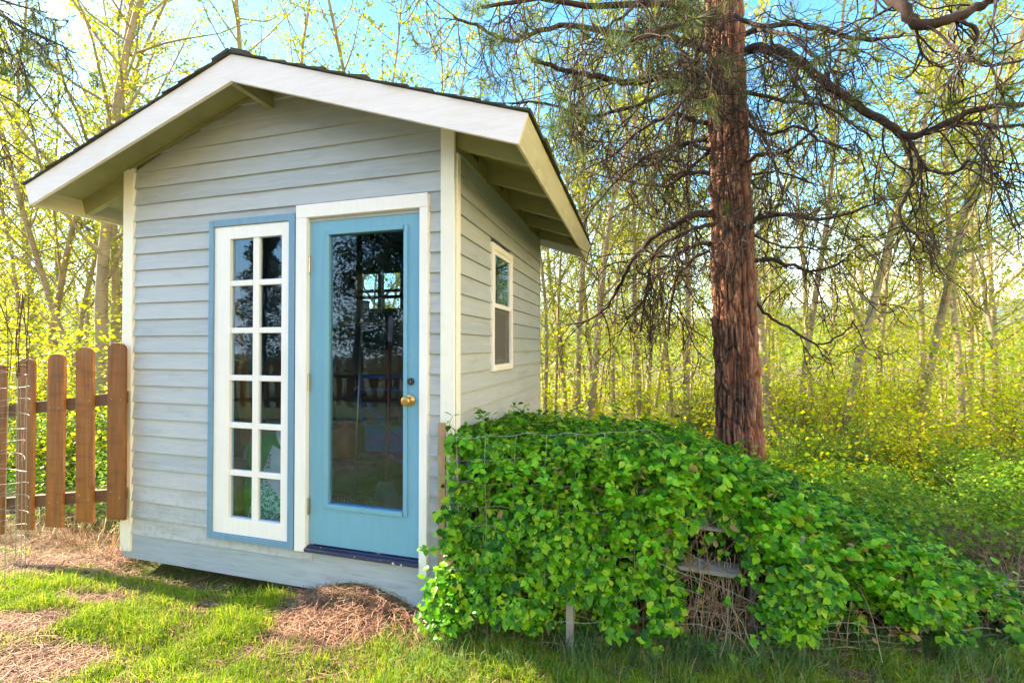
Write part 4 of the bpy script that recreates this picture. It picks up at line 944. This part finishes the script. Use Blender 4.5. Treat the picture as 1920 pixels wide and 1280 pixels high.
picket_fence((-9.6,-3.4), (-3.6,-5.2), 24, 'long brown picket fence across the yard, mirrored in the door glass', 1.25, 1.25, 1.1)
# ---------------------------------------------------------------- wire cage at the left edge
cc = at(-18, 650, 2.95); cage = empty('wire_cage', (cc.x, cc.y, 0), 'tall round wire plant cage at the left edge in front of the pickets', 'plant cage')
mb = MB(); mb2 = MB(); rr = .17; R = rs(8)
for z in np.arange(.15, 1.5, .094):
    mb.tube([(cc.x+(rr+.012*math.sin(3*a+z*9))*math.cos(a), cc.y+(rr+.012*math.sin(3*a+z*9))*math.sin(a), z+.012*math.sin(2*a+z*20)) for a in np.linspace(0, 2*PI, 40)], .0014, 4, False)
for k in range(20):
    a = 2*PI*k/20; lean = R.normal(0,.01,2); x0, y0 = cc.x+rr*math.cos(a), cc.y+rr*math.sin(a)
    mb.tube([(x0,y0,0),(x0+lean[0],y0,.7),(x0+lean[0],y0+lean[1],1.35)], .0016, 4)
    mb2.tube([(x0+lean[0],y0+lean[1],1.35),(x0+lean[0]*2,y0+lean[1]*2,1.6),(x0+R.normal(0,.02),y0+R.normal(0,.02),1.85+R.uniform(-.05,.07))], .0026, 4)
for z in (1.42,1.5,1.58,1.66,1.74): mb2.tube([(cc.x+rr*math.cos(a), cc.y+rr*math.sin(a), z+.006*math.sin(5*a)) for a in np.linspace(0, 2*PI, 30)], .002, 4, False)
under(cage, mb.obj('wire_rings', M['wire'])); under(cage, mb2.obj('rusty_top', M['rust']))
# ---------------------------------------------------------------- vine hedge behind a wire fence
hc_ = (.3, 3.0); hedge = empty('vine_hedge', (.3, 3.0, 0), 'broad mound of bright green vine leaves spilling through the wire fence right of the shed', 'hedge')
HX = [-1.02,-.8,-.5,0,.3,.62,.9,1.2,1.5,1.75,2.0,2.3]; HZ = [1.13,1.11,1.08,1.06,1.03,.90,.76,.61,.46,.32,.2,.05]
HB = [3.6,3.7,3.8,3.85,3.8,3.8,3.8,3.9,4.0,4.0,4.0,3.9]
def htop(x, y):
    h = np.interp(x, HX, HZ); f = hedge_front(x); b = np.interp(x, HX, HB); q = np.clip((y-f)/(b-f), 0, 1)
    return h*(.97-.09*q*q) + .15*(fbm(x*3.5, y*3.5, 81, 3)-.5)
def hedge_points(n, R):
    P, O = [], []
    x = R.uniform(-1.0, 2.25, n); f = hedge_front(x); b = np.interp(x, HX, HB)
    top = R.rand(n) < .40
    y = np.where(top, f+(b-f)*R.rand(n), f); zt = htop(x, y)
    q = R.rand(n)**.8; z = np.where(top, zt-R.exponential(.03, n), zt*q)
    bul = .11*np.sin(np.clip(q,0,1)*PI*.9+.3) + .46*(fbm(x*3.8+5, z*4.6, 82, 3)-.47)
    y = np.where(top, y, f - bul + R.exponential(.045, n))
    # ragged hollows low down and around the old boards
    hole = ell(x, z, .37, .34, .20, .26)*1.35 + ell(x, z, -.62, .12, .20, .14)*.8 + ell(x, z, .95, .12, .4, .16) + ell(x, z, -.2, .06, .45, .10) + ell(x,z,.36,.60,.15,.07)*1.1
    ok = top | (R.rand(n) > np.clip(hole*1.5 + (fbm(x*6, z*6, 83)-.56)*4.5 + np.clip(.33-z, 0, 1)*3.4, 0, .97))
    ok &= z > .05; nrm = np.where(top[:,None], [0,-.25,1.], [0,-1.,.45]); return np.stack([x, y, z+gz(x,y)], 1)[ok], nrm[ok]
R = rs(33); P, O = hedge_points(19000, R); n = len(P)
# leaves hang in threes on short shoots
d0, _, _ = frames(n, R, .1, O*1.2); parts = []
for a in (0, 1, -1):
    nn = O + R.normal(0,.35,(n,3)); nn /= np.linalg.norm(nn, axis=1)[:,None]; s_ = np.cross(nn, d0); d = d0 + s_*a*1.1 + [0,-.12,-.25]; d /= np.linalg.norm(d, axis=1)[:,None]
    parts.append(leaf_ovate(P + d*.006, .038 if a else .045, R, .3, O*1.3, .36, d))
V1, F1 = join(parts)
vine_m = leaf_mat('vine leaves', [(0,(.012,.065,.003)), (.3,(.05,.21,.004)), (.65,(.13,.38,.005)), (.88,(.27,.50,.008)), (1,(.44,.57,.03))], .38, .38, 1.25)
fo = under(hedge, arr_obj('foliage', V1, F1, vine_m, smooth=True))
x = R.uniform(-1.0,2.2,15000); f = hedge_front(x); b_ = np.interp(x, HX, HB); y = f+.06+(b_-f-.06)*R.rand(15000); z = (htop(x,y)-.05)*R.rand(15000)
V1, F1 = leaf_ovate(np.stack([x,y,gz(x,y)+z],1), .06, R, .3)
under(hedge, arr_obj('inner_foliage', V1, F1, leaf_mat('inner vine leaves shade tone', [(0,(.008,.03,.004)), (1,(.03,.10,.01))], .15), smooth=True))  # leaf colour darkened to paint in the shade inside the hedge
mb = MB()
for k in range(420):
    x0 = R.uniform(-.82, 2.2); f = float(hedge_front(x0)); y0 = f + R.uniform(-.03,.9)*R.rand(); h = float(htop(np.array([x0]),np.array([y0]))[0]); p = np.array([x0, y0, gz1(x0,y0)-.02]); d = np.array([R.normal(0,.4), R.normal(0,.2), 1.]); pts=[p]
    for j in range(8): pts.append(pts[-1]+d/np.linalg.norm(d)*h*R.uniform(.10,.15)); d = d + R.normal(0,.33,3)
    pts = [p_*np.array([1,1,1]) if p_[0] > -1.0 else np.array([-1.0,p_[1],p_[2]]) for p_ in pts]; pts = [np.array([p_[0], max(p_[1], float(hedge_front(p_[0]))-.07), p_[2]]) for p_ in pts]; mb.tube(pts, [.0032*(1-.6*j/8) for j in range(9)], 4, False)
tag(under(hedge, mb.obj('stems', simple('vine stems', (.20,.12,.07), .8))), kind='stuff')
mb = MB()
for k in range(300):                                  # dry straw hanging in the hollow and low down
    if k < 70: x0 = R.normal(.40,.11); z0 = R.uniform(.25,.5)
    else: x0 = R.uniform(-1, 2.2); z0 = R.uniform(.08,.42)
    y0 = float(hedge_front(x0)) + R.uniform(-.01,.12); p = np.array([x0,y0,z0]); d = np.array([R.normal(0,.35), R.normal(0,.25), -1]); pts = [p]
    for j in range(5): pts.append(pts[-1]+d/np.linalg.norm(d)*z0/5); d = d + R.normal(0,.22,3)
    mb.tube(pts, .0017, 3, False)
tag(under(hedge, mb.obj('dry_stalks', simple('dry stalks', (.42,.27,.17), .8))), kind='stuff')
# long new shoots standing out of the mound
mb = MB(); SP = []
for k in range(240):
    x0 = R.uniform(-.95,2.1); y0 = float(hedge_front(x0))+R.uniform(-.05,1.0); z0 = float(htop(np.array([x0]),np.array([y0]))[0]); p = np.array([x0,y0,z0-.08]); d = np.array([R.normal(0,.5),R.normal(-.2,.5),.9]); pts=[p]
    for j in range(6): pts.append(pts[-1]+d/np.linalg.norm(d)*R.uniform(.02,.045)); d = d+R.normal(0,.25,3)+[0,0,-.08]
    mb.tube(pts, .0015, 3, False); SP += pts[1:]
tag(under(hedge, mb.obj('shoots', simple('green shoots', (.12,.2,.04), .6))), kind='stuff')
SP = np.repeat(np.array(SP), 2, 0)+R.normal(0,.008,(len(SP)*2,3)); V1, F1 = leaf_ovate(SP, .042, R, .5); under(hedge, arr_obj('shoot_leaves', V1, F1, vine_m, smooth=True))
# young runners pushing out of the front through the wire
mb = MB(); SP = []; SD = []
for k in range(680):
    x0 = R.uniform(-.98,2.1); zt = float(htop(np.array([x0]),np.array([hedge_front(x0)]))[0]); z0 = zt*R.uniform(.12,1.0); y0 = float(hedge_front(x0))-.04
    if z0 < .27 or (abs(x0-.36) < .22 and z0 < .62): continue
    if fbm(x0*3+9, z0*3, 90, 3) < .44: continue
    p = np.array([x0,y0,z0+.0]); d = np.array([R.normal(0,.55),-R.uniform(.2,.7),R.uniform(-.1,.9)]); d /= np.linalg.norm(d); pts=[p]; m_ = R.randint(4,9); st_ = R.uniform(.014,.030)
    for j in range(m_): pts.append(pts[-1]+d*st_); d = d+R.normal(0,.16,3)+[0,0,-.07]; d /= np.linalg.norm(d)
    mb.tube(pts, .0015, 3, False)
    for j in range(1, m_+1):
        for sg in (1,-1):
            v = np.cross(d, [0,0,1])*sg + d*.5 + R.normal(0,.25,3); v /= np.linalg.norm(v); SP.append(pts[j]); SD.append(v)
tag(under(hedge, mb.obj('runners', simple('vine runners', (.14,.20,.05), .6))), kind='stuff')
SP = np.array(SP); SD = np.array(SD); nn = np.array([0,-.8,.9])+R.normal(0,.3,SP.shape)
V1, F1 = leaf_ovate(SP, .038, R, .3, nn, .38, SD); under(hedge, arr_obj('young_leaves', V1, F1, leaf_mat('young vine leaves', [(0,(.05,.27,.008)), (.5,(.15,.46,.012)), (.85,(.30,.58,.02)), (1,(.46,.62,.06))], .4, .35, 1.3), smooth=True))
dl = R.rand(260); xs = R.uniform(-.95,2.0,260); ys = hedge_front(xs)-R.uniform(0,.12,260); zs = htop(xs, hedge_front(xs))*R.rand(260)
V1, F1 = leaf_ovate(np.stack([xs,ys,zs],1), .045, R, .2, None, .3); under(hedge, arr_obj('dead_leaves', V1, F1, leaf_mat('dead vine leaves', [(0,(.20,.10,.05)), (1,(.45,.30,.12))], .2)))
# spill over the shed corner
xs = R.normal(-.99,.055,620); zs = R.uniform(.02,.30,620)+R.normal(0,.03,620); V1, F1 = leaf_ovate(np.stack([xs, 2.24+R.normal(0,.05,620), np.abs(zs)+.03],1), .046, R, .3, np.array([[0,-.8,.4]])); under(hedge, arr_obj('low_leaves', V1, F1, vine_m, smooth=True))
# wire fence
wf_ = empty('wire_fence', (-1.04, 2.31, 0), 'sagging square mesh wire fence on thin wooden stakes holding back the vines', 'fence')
mb = MB(); xs = np.arange(-1.085, 2.45, .03); fy = lambda x_: float(hedge_front(x_)) - .065 if x_ > -.97 else 2.325 + (x_+.97)*0
def wv(x_, z_):
    inn_ = .13*float(np.clip((x_+.15)*4,0,1))*float(np.clip((z_-.55)*6,0,1)); z_ = z_*float(np.interp(x_, [.05,.35,.7,1.3,2.4], [1,.76,.5,.34,.25])); return (x_, fy(x_) + inn_ + .018*math.sin(x_*5+z_*3) - .02*math.sin(z_*3.1), z_ + .022*math.sin(x_*2.3+z_*7) + .006*math.sin(x_*31+z_*40) - .02*max(0,x_)**1.0*z_ + gz1(x_, fy(x_))*.6)
for z in (.06,.16,.27,.38,.50,.62,.74,.87,.99,1.10): mb.tube([wv(x_, z) for x_ in xs], .0012, 4, False)
x_ = -1.08; k = 0
while x_ < 2.4:
    mb.tube([wv(x_ + .008*math.sin(z*9+k), z) for z in np.linspace(.05, 1.10, 16)], .0013, 4, False); x_ += .152; k += 1
under(wf_, mb.obj('wire_mesh', M['wire']))
mb = MB(); mb.box(-1.083,-1.040,2.327,2.344,.06,1.125); under(wf_, mb.obj('stake', M['stake'], bevel=.002))
for (px, ytop, ybot, w_, hid) in ((1065,1168,1196,.038,.5),(1483,1040,1216,.030,.62)):
    g0 = gp(px, ybot); x0 = g0[0]; y0 = fy(x0)-.02; mb = MB(); mb.box(x0, x0+w_, y0, y0+.018, -.03, hid); under(wf_, mb.obj('stake', M['oldwood'], bevel=.002))
rk = empty('slatted_rack', (.4, 2.62, 0), 'weathered grey wooden rack showing two slats in the hollow of the hedge', 'rack')
def oldslat(x0, x1, z, y0, tilt=0):
    return MB().hexa([(x0,y0,z),(x1,y0,z+tilt),(x1,y0+.09,z+tilt+.02),(x0,y0+.09,z+.02),(x0,y0,z+.022),(x1,y0,z+tilt+.022),(x1,y0+.09,z+tilt+.042),(x0,y0+.09,z+.042)]).obj('slat', M['oldwood'], bevel=.002)
under(rk, oldslat(.17,.52,.605,2.53,-.01)); under(rk, oldslat(.17,.50,.385,2.52,-.01))
for x0 in (.15,.56): under(rk, MB().box(x0, x0+.03, 2.64, 2.70, -.02, .68).obj('post', M['oldwood'], bevel=.002))
# ---------------------------------------------------------------- sky, sun, camera
SUN_EL, SUN_AZ = math.radians(35), math.radians(179)      # azimuth counter-clockwise from +x
sd = Vector((math.cos(SUN_EL)*math.cos(SUN_AZ), math.cos(SUN_EL)*math.sin(SUN_AZ), math.sin(SUN_EL)))
ld = bpy.data.lights.new('sun', 'SUN'); ld.energy = 4.4; ld.angle = math.radians(.6); ld.color = (1,.84,.58)
lo = bpy.data.objects.new('sun', ld); COL.objects.link(lo); lo.rotation_euler = sd.to_track_quat('Z', 'Y').to_euler()
w = bpy.data.worlds.new('World'); SC.world = w; w.use_nodes = True; nt = w.node_tree; nt.nodes.clear()
out = nt.nodes.new('ShaderNodeOutputWorld'); bgn = nt.nodes.new('ShaderNodeBackground'); sky = nt.nodes.new('ShaderNodeTexSky')
sky.sky_type = 'NISHITA'; sky.sun_disc = False; sky.sun_elevation = SUN_EL; sky.sun_rotation = PI/2 - SUN_AZ; sky.air_density = 1.1; sky.dust_density = .5; sky.ozone_density = 1.6
bgn.inputs[1].default_value = .105
tc = nt.nodes.new('ShaderNodeTexCoord'); ns = nt.nodes.new('ShaderNodeTexNoise'); ns.inputs['Scale'].default_value = 2.2; ns.inputs['Detail'].default_value = 6
mp = nt.nodes.new('ShaderNodeMapping'); mp.inputs['Scale'].default_value = (1,1,2.6); nt.links.new(tc.outputs['Generated'], mp.inputs[0]); nt.links.new(mp.outputs[0], ns.inputs['Vector'])
cr = nt.nodes.new('ShaderNodeValToRGB'); cr.color_ramp.elements[0].position = .5; cr.color_ramp.elements[1].position = .78; cr.color_ramp.elements[1].color = (.5,.5,.5,1); nt.links.new(ns.outputs['Fac'], cr.inputs[0])
hs = nt.nodes.new('ShaderNodeHueSaturation'); hs.inputs['Saturation'].default_value = 1.4; nt.links.new(sky.outputs[0], hs.inputs['Color'])
# thin bright cloud low down; unseen banks added behind and right to light walls
def mth(op, a, b=None, c=None):
    m_ = nt.nodes.new('ShaderNodeMath'); m_.operation = op; m_.use_clamp = False
    for i_, v_ in enumerate((a, b, c)):
        if v_ is None: continue
        if hasattr(v_, 'is_output'): nt.links.new(v_, m_.inputs[i_])
        else: m_.inputs[i_].default_value = v_
    return m_.outputs[0]
sp = nt.nodes.new('ShaderNodeSeparateXYZ'); nt.links.new(tc.outputs['Generated'], sp.inputs[0])
low = mth('MULTIPLY_ADD', sp.outputs[2], -2.7, 1.0); low = mth('MAXIMUM', low, 0)
n2 = nt.nodes.new('ShaderNodeTexNoise'); n2.inputs['Scale'].default_value = 3.4; n2.inputs['Detail'].default_value = 5; nt.links.new(tc.outputs['Generated'], n2.inputs['Vector'])
n2f = mth('MAXIMUM', mth('MULTIPLY_ADD', n2.outputs['Fac'], 6, -2.6), 0)
beh_fill = mth('MULTIPLY_ADD', sp.outputs[1], -1.5, -.05); beh_fill = mth('MULTIPLY', mth('MAXIMUM', beh_fill, 0), n2f)  # added cloud bank behind the viewer, brightens the front wall
rt_fill = mth('MAXIMUM', mth('MULTIPLY_ADD', sp.outputs[0], 3.2, -2.0), 0); low = mth('ADD', low, rt_fill)  # added warm bank outside the frame at right, warms the side wall
nf = mth('MULTIPLY_ADD', ns.outputs['Fac'], 2.4, -1.5); fac = mth('ADD', mth('MULTIPLY', low, .9), mth('ADD', beh_fill, nf))
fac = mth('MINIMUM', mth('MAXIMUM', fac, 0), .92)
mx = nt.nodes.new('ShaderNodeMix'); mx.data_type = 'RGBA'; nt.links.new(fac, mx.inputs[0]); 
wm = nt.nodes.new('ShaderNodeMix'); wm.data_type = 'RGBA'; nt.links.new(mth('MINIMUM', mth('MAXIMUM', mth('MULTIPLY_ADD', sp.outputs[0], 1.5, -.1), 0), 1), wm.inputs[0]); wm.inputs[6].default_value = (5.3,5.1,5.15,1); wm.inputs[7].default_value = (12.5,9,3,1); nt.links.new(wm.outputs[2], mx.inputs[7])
tn = nt.nodes.new('ShaderNodeMix'); tn.data_type = 'RGBA'; tn.blend_type = 'MULTIPLY'; tn.inputs[0].default_value = 1; tn.inputs[7].default_value = (.85,1.15,1.05,1); nt.links.new(hs.outputs[0], tn.inputs[6]); nt.links.new(tn.outputs[2], mx.inputs[6])
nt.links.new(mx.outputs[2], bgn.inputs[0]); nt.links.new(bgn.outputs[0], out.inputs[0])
hz = MB().box(-1500, 1500, -300, 1500, -25, 190).obj('haze', None)
hm = bpy.data.materials.new('haze'); hm.use_nodes = True; hm.node_tree.nodes.clear(); ho = hm.node_tree.nodes.new('ShaderNodeOutputMaterial'); hv = hm.node_tree.nodes.new('ShaderNodeVolumePrincipled')
hv.inputs['Density'].default_value = .00025; hv.inputs['Color'].default_value = (.86,.92,1,1); hv.inputs['Anisotropy'].default_value = .2; hm.node_tree.links.new(hv.outputs[0], ho.inputs['Volume']); hz.data.materials.append(hm); tag(hz, kind='stuff', label='pale spring haze in the air', cat='haze')
cam = bpy.data.cameras.new('camera'); co = bpy.data.objects.new('camera', cam); COL.objects.link(co); SC.camera = co
co.location = EYE; co.rotation_euler = (PI/2 + math.atan(10/846), 0, math.radians(15.65)); cam.lens = 846/1920*36; cam.clip_end = 6000; cam.clip_start = .05
SC.view_settings.view_transform = 'Standard'; SC.view_settings.look = 'None'; SC.view_settings.exposure = 2.42
SC.cycles.transparent_max_bounces = 12; SC.cycles.max_bounces = 7
